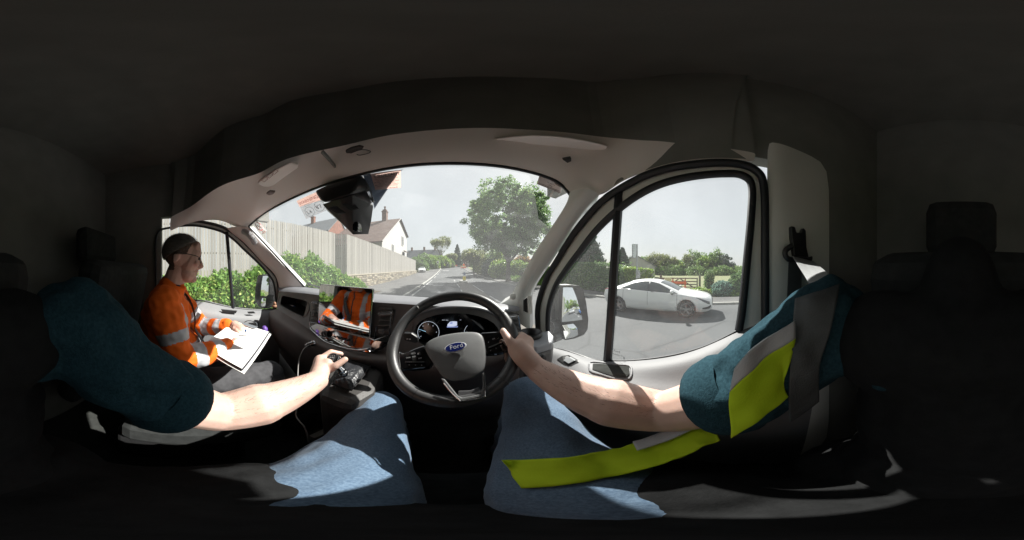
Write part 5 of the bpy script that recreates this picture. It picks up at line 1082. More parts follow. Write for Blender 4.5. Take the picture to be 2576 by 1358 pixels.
# ---------------------------------------------------------------- gear lever
M_lowd = MATS['lower_dash_plastic']
Z2 = Zm(600, 1200, 2.263)
gb = [P(874, 902, Z=-.40), P(931, 921, Z=-.40), P(883, 981, Z=-.40), P(835, 966, Z=-.40)]
pc_ = [P(820, 888, Z=-.41), P(900, 893, Z=-.41), P(965, 925, Z=-.42), P(945, 985, Z=-.42), P(885, 1020, Z=-.42), P(800, 990, Z=-.42)]
MB().prism(pc_, (0, .03, -.5)).build('gear_console', mat('console_plastic', (.05, .047, .045), .5, var=.15, scale=6, bump=.25, bscale=350), van, bevel=.03)
gl_ = part('gear_lever', P(880, 945, Z=-.40), van); gl_['label'] = 'gear lever with black gaiter and round knob'
KN = P(838, 905, D=.535); kb = P(862, 937, D=.54)
M_gait = mat('gaiter_leather', (.02, .021, .024), .38, var=.15, scale=15, bump=.5, bscale=60)
def ringq(q, n=6): return [q[i].lerp(q[(i+1) % 4], t/n) for i in range(4) for t in range(n)]
r0 = ringq(gb); rows = []
for k, (t, w) in enumerate(((0, 0), (.25, .012), (.5, .004), (.75, .004), (1, 0))):
    rows.append([p.lerp(kb+(p-kb).normalized()*.02, t**.75)+Vector((0, 0, w+.008*math.sin(i*1.7)*t*(1-t))) for i, p in enumerate(r0)])
MB().grid(rows, close=True).build('gaiter', M_gait, gl_, smooth=True, sub=1); MB().tube([*ringq(gb, 1), gb[0]], .004, 6).build('gaiter_frame', M_black, gl_)
ka = (KN-kb).normalized(); kax = (ka+Vector((.25, -.55, .35))).normalized()
MB().lathe(kb, [(.016, -.005), (.017, .004), (.014, .006), (.0165, .012), (.0165, .016), (.013, .02), (.012, (KN-kb).length)], ka, 20).build('lever_collar', M_chrome, gl_, smooth=True)
MB().lathe(KN, [(.012, -.035), (.02, -.028), (.0245, -.008), (.0245, .006), (.021, .011)], kax, 24).build('knob', M_black, gl_, smooth=True)
MB().lathe(KN, [(.0225, .0085), (.0215, .0125), (.0195, .0128)], kax, 28).build('knob_ring', M_chrome, gl_); MB().lathe(KN, [(.0195, .012), (.001, .0135)], kax, 24).build('knob_cap', M_black, gl_)
kx = Vector((.95, .3, .1)); kx = (kx-kax*kx.dot(kax)).normalized(); ky = kax.cross(kx)
for s_, dx, dy in (('R', -.0135, .005), ('1', -.006, .005), ('3', .0005, .005), ('5', .0075, .005), ('2', -.006, -.011), ('4', .0005, -.011), ('6', .0075, -.011)): text('gear_number', s_, KN+kax*.0145+kx*dx+ky*dy, kx, ky, .0075, M_sym, gl_)
MB().tube([KN+kax*.0145+kx*-.011+ky*.001, KN+kax*.0145+kx*.01+ky*.001], .0004, 4).build('gate_line', M_sym, gl_)
for dx in (-.004, .0025, .0095): MB().tube([KN+kax*.0145+kx*dx+ky*.0035, KN+kax*.0145+kx*dx+ky*-.0025], .0004, 4).build('gate_line', M_sym, gl_)
# ---------------------------------------------------------------- things on the headliner and windscreen
def hull(pts, name, m, par, bevel=.004, sub=0, smooth=True):
    b = bmesh.new(); vs = [b.verts.new(p) for p in pts]; r = bmesh.ops.convex_hull(b, input=vs); me = bpy.data.meshes.new(name); b.to_mesh(me); b.free(); o = link(name, me, m, par, smooth=True, bevel=bevel, sub=sub); o.modifiers['bevel'].segments = 4; o.modifiers['bevel'].angle_limit = R(12); return o
su = part('sensor_housing', P(870, 500, D=.6), van); su['label'] = 'black sensor and mirror housing hanging from the windscreen top'
ZH = Zm(1240, 640, 4.245)
def PH(x, y, D): return P(*ZH(x, y), D=D)
up = [PH(80, 510, .62), PH(880, 262, .56), PH(720, 590, .545), PH(215, 745, .585), PH(940, 250, .62), PH(1000, 500, .6), PH(120, 600, .70), PH(1040, 560, .66)]
hull(up, 'upper_cover', M_black, su, .012)
lo_ = [PH(215, 752, .59), PH(720, 600, .55), PH(960, 520, .60), PH(1075, 780, .62), PH(1040, 1040, .64), PH(992, 1262, .66), PH(735, 1270, .63), PH(700, 1140, .62), PH(330, 875, .60), PH(300, 870, .68), PH(1000, 800, .70)]
hull(lo_, 'lower_cover', mat('housing_grey', (.03, .032, .035), .4), su, .014)
for (q4, nn) in (([(300, 815), (440, 778), (610, 895), (470, 915)], 6), ([(545, 745), (725, 700), (830, 830), (690, 870)], 6)):
    q = [PH(x, y, .572) for x, y in q4]; lo2 = MB().prism(q, (0, .004, 0)).build('louvre_panel', M_black, su)
    for i in range(nn):
        t = (i+.5)/nn; MB().tube([q[0].lerp(q[3], t)+Vector((0, -.002, 0)), q[1].lerp(q[2], t)+Vector((0, -.002, 0))], .0022, 4).build('slat', mat('louvre_grey', (.06, .06, .065), .4), su)
MB().prism(rounded([PH(720, 1045, .605), PH(825, 1045, .605), PH(820, 1200, .615), PH(722, 1210, .615)], .2), (0, .03, 0)).build('lens_block', M_gloss, su, bevel=.003)
for i in range(4): MB().tube(spline([PH(820+i*28, 340-i*18, .585), PH(950+i*22, 520-i*10, .595), PH(1060+i*8, 720, .61)], 4), .0016, 5).build('rib', mat('rib_grey', (.12, .13, .13), .5), su)
# dotted sun band behind the housing, sky blue painted into its colour
bd_ = mat('dotted_sun_band', (.05, .08, .14), .6, scale=400, col2=(.16, .21, .3)); MB().add([on_ws(*ZH(x, y), -.012) for x, y in [(900, 262), (1010, 235), (1200, 225), (1560, 165), (1590, 150), (1550, 185), (1480, 300), (1340, 470), (1200, 670), (1095, 830), (1050, 620)]], [tuple(range(11))]).build('sun_band', bd_, van)
# visors, clips
def pad(name, px, Z, m, par, th=(0, .004, .012), bevel=.004): return MB().prism([P(a, b, Z=Z) for a, b in px], th).build(name, m, par, bevel=bevel)
ZV = Zm(980, 500, 3.903)
vz = pad('sun_visor', [ZV(x, y) for x, y in [(185, 920), (270, 965), (360, 972), (450, 945), (820, 680), (828, 625), (700, 590), (480, 700), (250, 850)]], .385, M_head, van, bevel=.006); vz['label'] = 'padded passenger visor with a red printed warning'
M_prn = mat('faded_red_print', (.33, .13, .11), .8)
for (x, y) in ((300, 845), (380, 785), (460, 725)):
    q = [P(*ZV(x+a, y+b), Z=.381) for a, b in [(-45, 20), (20, -30), (60, -5), (0, 45)]]; MB().tube(q+[q[0]], .0012, 4).build('printed_mark', M_prn, vz)
pad('visor_clip', [ZV(x, y) for x, y in [(330, 1080), (380, 1045), (465, 1055), (440, 1085), (375, 1100)]], .335, mat('clip_grey', (.18, .13, .12), .6), van, bevel=.002)
pc2 = pad('visor_clip', [ZV(x, y) for x, y in [(1565, 410), (1640, 370), (1780, 335), (1850, 355), (1830, 385), (1650, 445), (1580, 445)]], .40, mat('clip_dark', (.05, .045, .04), .6), van, bevel=.002)
MB().tube(spline([P(*ZV(x, y), Z=.395) for x, y in [(1650, 440), (1820, 385), (1950, 405), (1930, 440), (1800, 470), (1745, 460)]], 4), .0016, 5).build('clip_loop', M_black, pc2)
pad('roof_notch', [ZV(x, y) for x, y in [(1180, 440), (1210, 420), (1420, 665), (1410, 690)]], .385, M_lining, van, bevel=0)
ZW = Zm(2100, 600, 2.263)
pad('visor_clip', [ZW(x, y) for x, y in [(340, 90), (420, 75), (420, 105), (385, 120)]], .335, M_black, van, bevel=.002)
dvs = pad('sun_visor', [ZW(x, y) for x, y in [(-300, -90), (0, -60), (300, 60), (480, 80), (620, 75), (700, 30), (760, -30), (500, -90), (100, -130)]], .395, M_head, van, bevel=.006); dvs['label'] = 'pale driver visor folded against the headliner'
# stickers
M_pink = mat('notice_pink', (.82, .68, .64), .8, trans=.8, var=.05); M_pale = mat('notice_pale', (.72, .64, .62), .8, trans=.8, var=.05); M_clear = mat('notice_clear', (.75, .74, .73), .8, var=.02); M_clear.node_tree.nodes['Principled BSDF'].inputs['Alpha'].default_value = .25; M_ink = mat('ink_black', (.03, .025, .03), .8); M_rink = mat('ink_red', (.5, .03, .03), .8)
def sticker(label, px, m, bands=()):
    q = [on_ws(x, y, .004) for x, y in px]; n = (q[1]-q[0]).cross(q[3]-q[0]).normalized(); n = n if n.y < 0 else -n
    t = thing('notice_sticker', label, 'sticker', q[3]); MB().prism(q, n*.0006).build('sheet', m, t)
    def at_(u, v): return q[0].lerp(q[1], u).lerp(q[3].lerp(q[2], u), v)+n*.0015
    xd = q[1]-q[0]; yd = q[0]-q[3]; return t, at_, xd, yd, n
t, A_, xd, yd, n = sticker('pink notice headed IMPORTANT stuck to the top of the windscreen', [(932, 437), (1007.6, 427.5), (1008.4, 472), (944, 478)], M_pink)
hgt = yd.length
text('heading', 'IMPORTANT', A_(.1, .23), xd, yd, hgt*.2, M_ink, t, track=1.0); MB().tube([A_(.1, .28), A_(.88, .28)], .0006, 4).build('rule', M_ink, t)
for i, s_ in enumerate(('THE OIL AND WATER LEVELS', 'ON THIS VEHICLE MUST', 'BE CHECKED ON A DAILY BASIS', 'FAILURE TO DO THIS', 'MAY RESULT IN YOUR LIABILITY', 'FOR ANY COSTS INCURRED')): text('line', s_, A_(.5, .385+i*.085), xd, yd, hgt*.078, M_ink, t, 'CENTER')
text('logo', 'united', A_(.55, .97), xd, yd, hgt*.16, M_ink, t)
t, A_, xd, yd, n = sticker('red and clear notice headed WARNING with two height circles', [(746, 505), (800, 481), (824, 528), (770, 551)], M_clear)
MB().prism([A_(0, 0), A_(1, 0), A_(1, .42), A_(.0, .30)], n*.0004).build('red_band', M_pink, t)
hgt = yd.length; text('heading', 'WARNING', A_(.06, .24), xd, yd, hgt*.2, M_rink, t)
for i in range(2): MB().tube([A_(.2, .32+i*.08), A_(.75-.2*i, .32+i*.08)], .0007, 4).build('line', M_ink, t)
for (u, v, s_) in ((.30, .72, '2.4'), (.78, .66, "8'7")):
    c_ = A_(u, v); r_ = hgt*.24; MB().tube([c_+xd.normalized()*r_*math.cos(a)+yd.normalized()*r_*math.sin(a) for a in np.linspace(0, 2*math.pi, 25)], .0008, 4).build('circle', M_ink, t); text('handwritten_height', s_, c_-xd.normalized()*r_*.6-yd.normalized()*r_*.4, xd, yd, r_*1.0, M_ink, t)
t, A_, xd, yd, n = sticker('pale fuel additive notice at the top right of the windscreen', [(1357, 439), (1414, 463), (1409, 487), (1350, 463)], M_pale)
hgt = yd.length; text('logo', 'united', A_(.55, .24), xd, yd, hgt*.25, M_ink, t, 'CENTER'); text('line', 'This vehicle uses', A_(.5, .5), xd, yd, hgt*.2, M_ink, t, 'CENTER'); text('line', 'AdBlue', A_(.5, .72), xd, yd, hgt*.22, M_ink, t, 'CENTER')
for i in range(2): MB().tube([A_(.05, .82+i*.1), A_(.95, .82+i*.1)], .0007, 4).build('line', M_ink, t)
t, A_, xd, yd, n = sticker('small no smoking sticker in the left corner of the windscreen', [(634, 560), (650, 556), (672, 583), (660, 590)], M_clear)
q = [A_(.5, .36)+((A_(1, .36)-A_(0, .36))*.42)*math.cos(a)+((A_(.5, 0)-A_(.5, .72))*.42)*math.sin(a) for a in np.linspace(0, 2*math.pi, 25)]; MB().tube(q, .0022, 5).build('red_ring', M_rink, t); MB().tube([q[3], q[15]], .002, 5).build('red_bar', M_rink, t); MB().tube([q[9].lerp(q[21], .2), q[9].lerp(q[21], .8)], .002, 5).build('cigarette', M_ink, t); MB().prism([A_(.15, .82), A_(.85, .82), A_(.85, .96), A_(.15, .96)], n*.0003).build('red_text_strip', M_pink, t)
# seats
def seat(label, x, w, yb):
    s_ = part('seat', (x, -.25, H-.9), van); s_['label'] = label
    MB().box((x, .02, H-.78), (w, .56, .18)).build('cushion', M_seat, s_, bevel=.05); MB().box((x, yb-.06, H-.35), (w*.94, .14, .8), Matrix.Rotation(R(-12), 3, 'X')).build('backrest', M_seat, s_, bevel=.05); MB().box((x, yb-.16, H+.14), (w*.5, .1, .2)).build('headrest', M_seat, s_, bevel=.04); MB().box((x, -.05, H-1.02), (w*.8, .5, .32)).build('seat_base', M_black, s_, bevel=.02)
seat('black driver seat behind the driver', .0, .5, -.42); seat('black passenger bench seat', -.88, .74, -.42)
MB().box((-.45, .55, ZF+.16), (.03, .3, .3)).build('footwell_panel', M_lining, van)
# ================================================================ PEOPLE
def L_(x, y, z): return Vector((x, y, H+z))
M_skin = mat('skin', (.52, .345, .28), .5, scale=25, col2=(.6, .41, .34), bump=.12, bscale=260, spec=.4)
M_skin2 = mat('skin_ruddy', (.52, .31, .25), .5, scale=25, col2=(.6, .38, .31), bump=.1, bscale=200, spec=.4)
for m_ in (M_skin, M_skin2):
    b_ = m_.node_tree.nodes['Principled BSDF']; b_.inputs['Subsurface Weight'].default_value = .12; b_.inputs['Subsurface Radius'].default_value = (.008, .003, .0015)
M_denim = mat('denim', (.07, .115, .18), .85, scale=260, col2=(.13, .195, .275), bump=.3, bscale=500, detail=3, spec=.2, sheen=.2)
M_navy = mat('navy_knit', (.012, .034, .046), .95, scale=220, col2=(.024, .06, .078), bump=.5, bscale=420, spec=.1)
M_hivis = mat('hivis_yellow', (.60, .78, .03), .7, var=.1, scale=6, bump=.2, bscale=350, spec=.2, trans=.3); M_hiv_o = mat('hivis_orange', (.85, .15, .015), .75, var=.08, scale=6, bump=.25, bscale=300, spec=.2)
M_refl = mat('reflective_tape', (.42, .43, .45), .45, var=.08, scale=30, bump=.15, bscale=500, spec=.6)
M_trou = mat('grey_trousers', (.075, .075, .08), .9, var=.12, scale=60, bump=.3, bscale=300, spec=.15); M_shoe = mat('black_boot', (.015, .014, .013), .5)
M_hair = mat('dark_hair', (.12, .11, .10), .6, var=.4, scale=120, stretch=(1, .2, 1)); M_hairg = mat('arm_hair', (.045, .03, .02), .6)
def wrinkle(o, amp, scale, dirn=(1, 1, 1), seed=0.):
    me = o.data; n = len(me.vertices); co = np.empty(n*3); me.vertices.foreach_get('co', co); co = co.reshape(-1, 3); no = np.empty(n*3); me.vertices.foreach_get('normal', no); no = no.reshape(-1, 3)
    d = np.array([mnoise.noise(Vector((c[0]*dirn[0], c[1]*dirn[1], c[2]*dirn[2]))*scale+Vector((seed, seed, 0)))+.5*mnoise.noise(Vector((c[0]*dirn[0], c[1]*dirn[1], c[2]*dirn[2]))*scale*2.3) for c in co])
    me.vertices.foreach_set('co', (co+no*(d*amp)[:, None]).ravel()); me.update()
def paint_faces(o, mats, fn):
    me = o.data; me.materials.clear()
    for m in mats: me.materials.append(m)
    n = len(me.polygons); c = np.empty(n*3); me.polygons.foreach_get('center', c); c = c.reshape(-1, 3)-np.array([0, 0, H]); me.polygons.foreach_set('material_index', [fn(*q) for q in c]); me.update()
# ---------------------------------------------------------------- the driver
dv = thing('person', 'driver in jeans and yellow vest with one hand on the wheel', 'person', (0, -.2, ZF))
RS, RE, RWr = L_(.205, -.19, -.085), L_(.30, .075, -.335), P(1350, 928, D=.40)
LS, LE, LWr = L_(-.205, -.19, -.085), P(548, 1038, D=.335), P(797, 957, D=.44)
b = MB()
b.ell(L_(0, -.27, -.3), (.13, .08, .22)).cap2(L_(-.19, -.22, -.1), L_(.19, -.22, -.1), .045, .045).cap2(L_(0, -.26, -.2), L_(0, -.26, -.12), .05, .05)
for s_, e_, w_ in ((RS, RE, RWr), (LS, LE, LWr)):
    b.cap2(s_, e_, .06, .054); d_ = (w_-e_); b.cap2(e_, e_+d_*.35, .054, .062); b.cap2(e_+d_*.3, w_, .061, .032)
# right hand on the rim
pw = [WPx(1755, 640, .022), WPx(1820, 720, .02)]
b.cap2(RWr, pw[1], .03, .031).cap2(pw[1], pw[0], .031, .029).cap2(pw[0], WPx(1850, 560, .0), .026, .022).cap2(pw[0], WPx(1800, 520, .004), .024, .018).cap2(pw[1], WPx(1860, 650, -.004), .026, .02)
for pts, r in (([(1715, 620, .03), (1640, 530, .036), (1572, 425, .03)], (.0165, .0125, .010)), ([(1840, 515, .0), (1790, 470, -.02), (1700, 490, -.036)], (.013, .011, .0095)), ([(1850, 570, -.004), (1770, 600, -.04), (1610, 690, -.02)], (.0125, .0105, .009)), ([(1840, 640, -.006), (1740, 700, -.042), (1612, 752, -.022)], (.012, .0105, .0085)), ([(1800, 700, -.004), (1720, 765, -.042), (1635, 808, -.026)], (.0115, .0095, .008))):
    q = [WPx(*p) for p in pts]; b.cap2(q[0], q[1], r[0], r[1], 10).cap2(q[1], q[2], r[1], r[2], 10)
# left hand on the gear knob
b.cap2(LWr, P(806, 930, D=.49), .029, .03).cap2(P(806, 930, D=.49), P(806, 908, D=.53), .029, .024).cap2(P(806, 930, D=.49), P(822, 915, D=.505), .026, .02)
for pts, r in (([(815, 897, .55), (832, 885, .565), (858, 890, .575)], (.0125, .011, .0095)), ([(808, 900, .56), (828, 892, .585), (852, 900, .59)], (.0125, .0105, .009)), ([(803, 908, .565), (822, 903, .595), (846, 912, .59)], (.012, .01, .0085)), ([(802, 918, .555), (820, 917, .585), (842, 922, .575)], (.011, .0095, .008)), ([(820, 932, .49), (843, 921, .485), (868, 904, .50)], (.0165, .0125, .0105))):
    q = [P(x, y, D=d_) for x, y, d_ in pts]; b.cap2(q[0], q[1], r[0], r[1], 10).cap2(q[1], q[2], r[1], r[2], 10)
body = blob('body', b, M_skin, dv, .0042, 5)
# thin arm hair along both forearms
hr = random.Random(3); hv = []
for e_, w_, dn in ((RE, RWr, Vector((.35, .2, .9))), (LE, LWr, Vector((-.25, .35, .9)))):
    ax = (w_-e_).normalized(); n1 = (dn-ax*dn.dot(ax)).normalized(); n2_ = ax.cross(n1)
    for i in range(420):
        t = hr.uniform(.05, .95); a = hr.uniform(-1.5, 1.5); rad = .056*(1-t)+.032*t+.002+.009*math.sin(math.pi*t); o = n1*math.cos(a)+n2_*math.sin(a); p = e_+(w_-e_)*t+o*rad
        tip = p+(o*.45+ax*hr.uniform(.3, .9)+n2_*hr.uniform(-.5, .5)).normalized()*hr.uniform(.008, .017); sd_ = ax.cross(o)*.00022; hv += [p-sd_, p+sd_, tip]
tag(link('arm_hair', npmesh('arm_hair', [tuple(v) for v in hv], 3), M_hairg, dv), None, kind='stuff')
j = MB()
for s_, kx_, ky_, kz_ in ((-1, -.205, .44, -.475), (1, .215, .405, -.385)):
    hip = L_(s_*.085, -.16, -.60); kn = L_(kx_, ky_, kz_-.03); an = L_(kx_*.95, ky_+.17, -1.06)
    mid = hip.lerp(kn, .48); mid.x *= .86; j.cap2(hip, mid, .11, .106).cap2(mid, kn, .106, .073).cap2(kn, kn.lerp(an, .45), .065, .066).cap2(kn.lerp(an, .4), an, .064, .055)
j.cap2(L_(-.1, -.2, -.58), L_(.1, -.2, -.58), .12, .12)
je = blob('jeans', j, M_denim, dv, .008, 8); wrinkle(je, .008, 15, (1, .6, 1))
for s_, kx_, ky_ in ((-1, -.205, .44), (1, .215, .405)): MB().ell(L_(kx_*.95, ky_+.23, -1.12), (.05, .13, .06)).build('shoe', M_shoe, dv, smooth=True)
t_ = MB(); t_.ell(L_(0, -.28, -.28), (.15, .09, .2)).cap2(L_(-.17, -.22, -.115), L_(.17, -.22, -.115), .066, .066)
for s_, e_ in ((RS, RE), (LS, LE)): t_.cap2(s_, s_.lerp(e_, .3), .078, .078); t_.cap2(s_.lerp(e_, .25), s_.lerp(e_, .5), .077, .076)
sh = blob('shirt', t_, M_navy, dv, .007, 6); wrinkle(sh, .012, 17, (1, .7, 1.2), 3.)
gi = MB(); gi.ell(L_(0, -.275, -.28), (.185, .142, .27)).ell(L_(0, -.255, -.46), (.19, .162, .17)).cap2(L_(-.12, -.23, -.11), L_(.12, -.23, -.11), .083, .083).cap2(L_(0, -.27, -.08), L_(0, -.26, -.02), .072, .068)
go2 = blob('added_gilet', gi, mat('fade_black', (.013, .0135, .014), .95, var=.2, scale=60, bump=.3, bscale=250, spec=.1), dv, .009, 6); wrinkle(go2, .008, 11)  # added garment, black to stand in for the fade round the view
sk2 = MB(); sk2.cap2(L_(-.1, -.2, -.56), L_(.1, -.2, -.56), .15, .15)
for s_, kx_, ky_, kz_ in ((-1, -.205, .44, -.475), (1, .215, .405, -.385)):
    hip = L_(s_*.10, -.16, -.60); kn = L_(kx_, ky_, kz_-.03); sk2.cap2(hip, hip.lerp(kn, .33), .126, .122)
sk2.ell(L_(0, -.1, -.55), (.23, .22, .13))
skb = blob('added_coat_skirt', sk2, mat('fade_black', (.013, .0135, .014), .95, var=.2, scale=60, bump=.3, bscale=250, spec=.1), dv, .009, 6); wrinkle(skb, .008, 12)  # added cover that darkens the lap towards the bottom of the view
for c_, e_ in ((RS.lerp(RE, .64), RE-RS), (LS.lerp(LE, .66), LE-LS)): MB().lathe(c_, [(.072, -.06), (.0835, -.035), (.0825, -.008), (.080, .004), (.072, .005), (.066, -.02)], e_.normalized(), 28).build('sleeve_hem', M_navy, dv, smooth=True)
def tree_of(o):
    me = o.data; return BVHTree.FromPolygons([v.co.copy() for v in me.vertices], [tuple(p.vertices) for p in me.polygons])
OVER = [tree_of(o) for o in (je, sh, skb)]
def cloth(name, rows, m, par, amp=.007, solid=.003, n=6, lay=True):
    rr = [spline([P(x, y, **kw) for x, y, kw in r], n) for r in rows]; cols_ = list(zip(*rr)); g_ = [spline(c_, 4) for c_ in cols_]
    o = MB().grid(g_).build(name, m, par, smooth=True, solid=solid); wrinkle(o, amp, 22)
    if lay:                                     # the cloth lies on top of what it covers
        for v in o.data.vertices:
            d_ = v.co-LENS; ln = d_.length; d_.normalize(); hs_ = [h[3] for h in (t.ray_cast(LENS, d_) for t in OVER) if h[0]]
            if hs_ and min(hs_) < ln+.006: v.co = LENS+d_*(min(hs_)-.007-.004*mnoise.noise(v.co*40))
    return o
d = lambda v: dict(D=v)
cloth('vest_side', [[(1836, 985, d(0.160)), (1868, 948, d(0.164)), (1920, 902, d(0.176)), (1998, 850, d(0.191))], [(1834, 1025, d(0.156)), (1880, 985, d(0.160)), (1930, 945, d(0.172)), (1990, 905, d(0.183))], [(1840, 1070, d(0.152)), (1900, 1020, d(0.156)), (1945, 990, d(0.164)), (1976, 965, d(0.176))], [(1838, 1100, d(0.148)), (1892, 1062, d(0.152)), (1945, 1030, d(0.158)), (1985, 1000, d(0.168))]], M_hivis, dv)['label'] = 'yellow side panel of the vest'
cloth('vest_band', [[(1848, 925, d(0.168)), (1880, 888, d(0.172)), (1930, 850, d(0.183)), (2000, 806, d(0.199))], [(1836, 986, d(0.160)), (1868, 949, d(0.164)), (1920, 903, d(0.176)), (1998, 851, d(0.191))]], M_refl, dv)
zf = lambda v: dict(Z=v)
cloth('vest_hem', [[(1268, 1158, zf(-0.395)), (1330, 1154, zf(-0.423)), (1430, 1150, zf(-0.414)), (1540, 1128, zf(-0.400)), (1640, 1098, zf(-0.381)), (1740, 1068, zf(-0.358)), (1785, 1048, zf(-0.34))], [(1290, 1192, zf(-0.437)), (1360, 1188, zf(-0.428)), (1460, 1178, zf(-0.419)), (1560, 1158, zf(-0.400)), (1660, 1130, zf(-0.381)), (1750, 1098, zf(-0.358)), (1795, 1076, zf(-0.34))], [(1312, 1228, zf(-0.446)), (1400, 1222, zf(-0.437)), (1490, 1208, zf(-0.419)), (1580, 1190, zf(-0.400)), (1670, 1165, zf(-0.381)), (1760, 1130, zf(-0.358)), (1805, 1105, zf(-0.34))]], M_hivis, dv, .012)['label'] = 'yellow hem of the vest lying on the right thigh'
cloth('vest_hem_band', [[(1590, 1110, zf(-0.377)), (1660, 1088, zf(-0.363)), (1740, 1058, zf(-0.344))], [(1600, 1132, zf(-0.381)), (1670, 1110, zf(-0.365)), (1745, 1080, zf(-0.346))]], M_refl, dv, .006)
cloth('belt_over_shoulder', [[(2000, 752, d(.262)), (2055, 735, d(.262)), (2112, 715, d(.262))], [(1992, 850, d(.24)), (2040, 842, d(.245)), (2090, 825, d(.25))], [(1985, 960, d(.215)), (2020, 945, d(.225)), (2060, 920, d(.23))], [(1985, 1060, d(.19)), (2020, 1040, d(.2)), (2060, 1010, d(.21))]], M_belt2, sb, .002)
# ---------------------------------------------------------------- the passenger
ps = thing('person', 'passenger in orange jacket and glasses looking down at a clipboard', 'person', (-.9, -.1, ZF))
px_ = -.9; tilt = Matrix.Rotation(R(-24), 3, 'X')
b = MB()
b.ell(L_(px_, -.068, .094), (.076, .1, .092)).ell(L_(px_, -.018, .048), (.063, .054, .1), tilt).ell(L_(px_, -.036, -.02), (.058, .05, .048), tilt)
b.cap2(L_(px_, .03, .066), L_(px_, .043, .02), .010, .0135, 10).ell(L_(px_, .03, .012), (.019, .014, .01)).ell(L_(px_, .014, .118), (.056, .026, .034), tilt).cap2(L_(px_-.035, .026, .079), L_(px_+.035, .026, .079), .009, .009, 10)
b.ell(L_(px_, .016, -.004), (.024, .014, .0075), tilt).ell(L_(px_, .01, -.019), (.022, .014, .008), tilt).ell(L_(px_, -.004, -.048), (.03, .024, .02))
for s_ in (-1, 1): b.ell(L_(px_+s_*.036, .012, .035), (.022, .016, .02)); b.ell(L_(px_+s_*.077, -.088, .062), (.01, .018, .03), tilt)
b.cap2(L_(px_, -.092, -.01), L_(px_, -.128, -.12), .056, .062).ell(L_(px_, -.16, -.3), (.13, .08, .2))
PR, PE, PH_ = L_(-.71, -.13, -.14), P(452, 902, D=.66), P(588, 866, D=.80); QL, QE, QH = L_(-1.09, -.13, -.14), L_(-1.16, .06, -.40), P(590, 820, D=.96)
for s_, e_, h_ in ((PR, PE, PH_), (QL, QE, QH)): b.cap2(s_, e_, .045, .04); b.cap2(e_, h_, .04, .027)
def fist(mb, c, fwd, up, s):
    fwd = Vector(fwd).normalized(); up = Vector(up).normalized(); sd = fwd.cross(up).normalized()*s
    mb.cap2(c-fwd*.03, c+fwd*.03, .028, .026).cap2(c-sd*.018, c+fwd*.03-sd*.02, .022, .018)
    for i in range(4):
        k = c+fwd*.045+sd*(.027-.018*i)+up*.004; t1 = k+fwd*(.03-.003*abs(i-1))-up*.012; mb.cap2(k-fwd*.02, t1, .0105, .0095, 8).cap2(t1, t1-up*.022-fwd*.012, .0095, .008, 8)
    mb.cap2(c+sd*.025, c+sd*.035+fwd*.045-up*.012, .013, .009, 8)
fist(b, PH_+Vector((-.02, .04, 0)), (-.25, .95, -.12), (0, .1, 1), -1); fist(b, QH+Vector((.03, .01, 0)), (.85, .3, -.2), (0, 0, 1), 1)
pb = blob('body', b, M_skin2, ps, .004, 3)
for s_ in (-1, 1): MB().ell(L_(px_+s_*.03, .0285, .056), (.013, .008, .007)).build('eye', mat('eye_dark', (.06, .04, .035), .3), ps, smooth=True)
paint_faces(pb, [M_skin2, mat('cropped_hair', (.12, .075, .055), .8, var=.3, scale=150)], lambda x, y, z: 1 if (z > .075 and y < -.005+.6*(z-.13)) or (y < -.1 and z > .0) else 0)
# hair: a cap of the skull above the brow line
hm = MB().ell(L_(px_, -.071, .096), (.080, .1035, .096), None, 28, 18); me = hm.mesh('hair'); bb = bmesh.new(); bb.from_mesh(me)
bmesh.ops.bisect_plane(bb, geom=bb.verts[:]+bb.edges[:]+bb.faces[:], plane_co=L_(px_, -.02, .128), plane_no=Vector((0, .46, -.89)).normalized(), clear_outer=True); bb.to_mesh(me); bb.free()
ho = link('hair', me, M_hair, ps, True, solid=.005); wrinkle(ho, .0025, 70)
hs = []; hrn = random.Random(9)
for i in range(5200):
    th = math.acos(hrn.uniform(-.1, 1)); ph = hrn.uniform(0, 6.283); d_ = Vector((math.sin(th)*math.cos(ph), math.sin(th)*math.sin(ph), math.cos(th))); p_ = L_(px_, -.071, .096)+Vector((d_.x*.081, d_.y*.1045, d_.z*.097))
    if (p_-L_(px_, .0, .122)).dot(Vector((0, .40, -.92))) > hrn.uniform(-.012, .01): continue
    tip = p_+(d_*.5+Vector((hrn.uniform(-.4, .4), hrn.uniform(.1, .9), -.15))).normalized()*hrn.uniform(.008, .016); w_ = d_.cross(tip-p_).normalized()*.0006; hs += [tuple(p_-w_), tuple(p_+w_), tuple(tip)]
tag(link('hair_strands', npmesh('hair_strands', hs, 3), mat('hair_strand', (.16, .15, .14), .5, var=.3), ps), None, kind='stuff')
gs = MB(); cgl = []
for s_ in (-1, 1):
    c_ = L_(px_+s_*.034, .04, .053); gs.tube([c_+Vector((.024*math.cos(a), -.006*abs(math.cos(a)), .018*math.sin(a))) for a in np.linspace(0, 2*math.pi, 19)], .0018, 5, cap=False)
    gs.tube([c_+Vector((s_*.026, -.004, .006)), L_(px_+s_*.073, .01, .07), L_(px_+s_*.082, -.085, .088), L_(px_+s_*.082, -.105, .07)], .0019, 5)
gs.tube([L_(px_-.011, .04, .056), L_(px_, .043, .06), L_(px_+.011, .04, .056)], .0015, 5)
go_ = gs.build('glasses', M_black, ps); go_['label'] = 'thin dark framed glasses'
jk = MB(); jk.ell(L_(px_, -.15, -.27), (.2, .14, .2)).ell(L_(px_, -.12, -.46), (.19, .17, .17)).cap2(L_(px_-.16, -.14, -.15), L_(px_+.16, -.14, -.15), .075, .075).lathe(L_(px_, -.125, -.13), [(.07, 0), (.075, .055), (.068, .06), (.06, .0)], (0, .25, 1), 24)
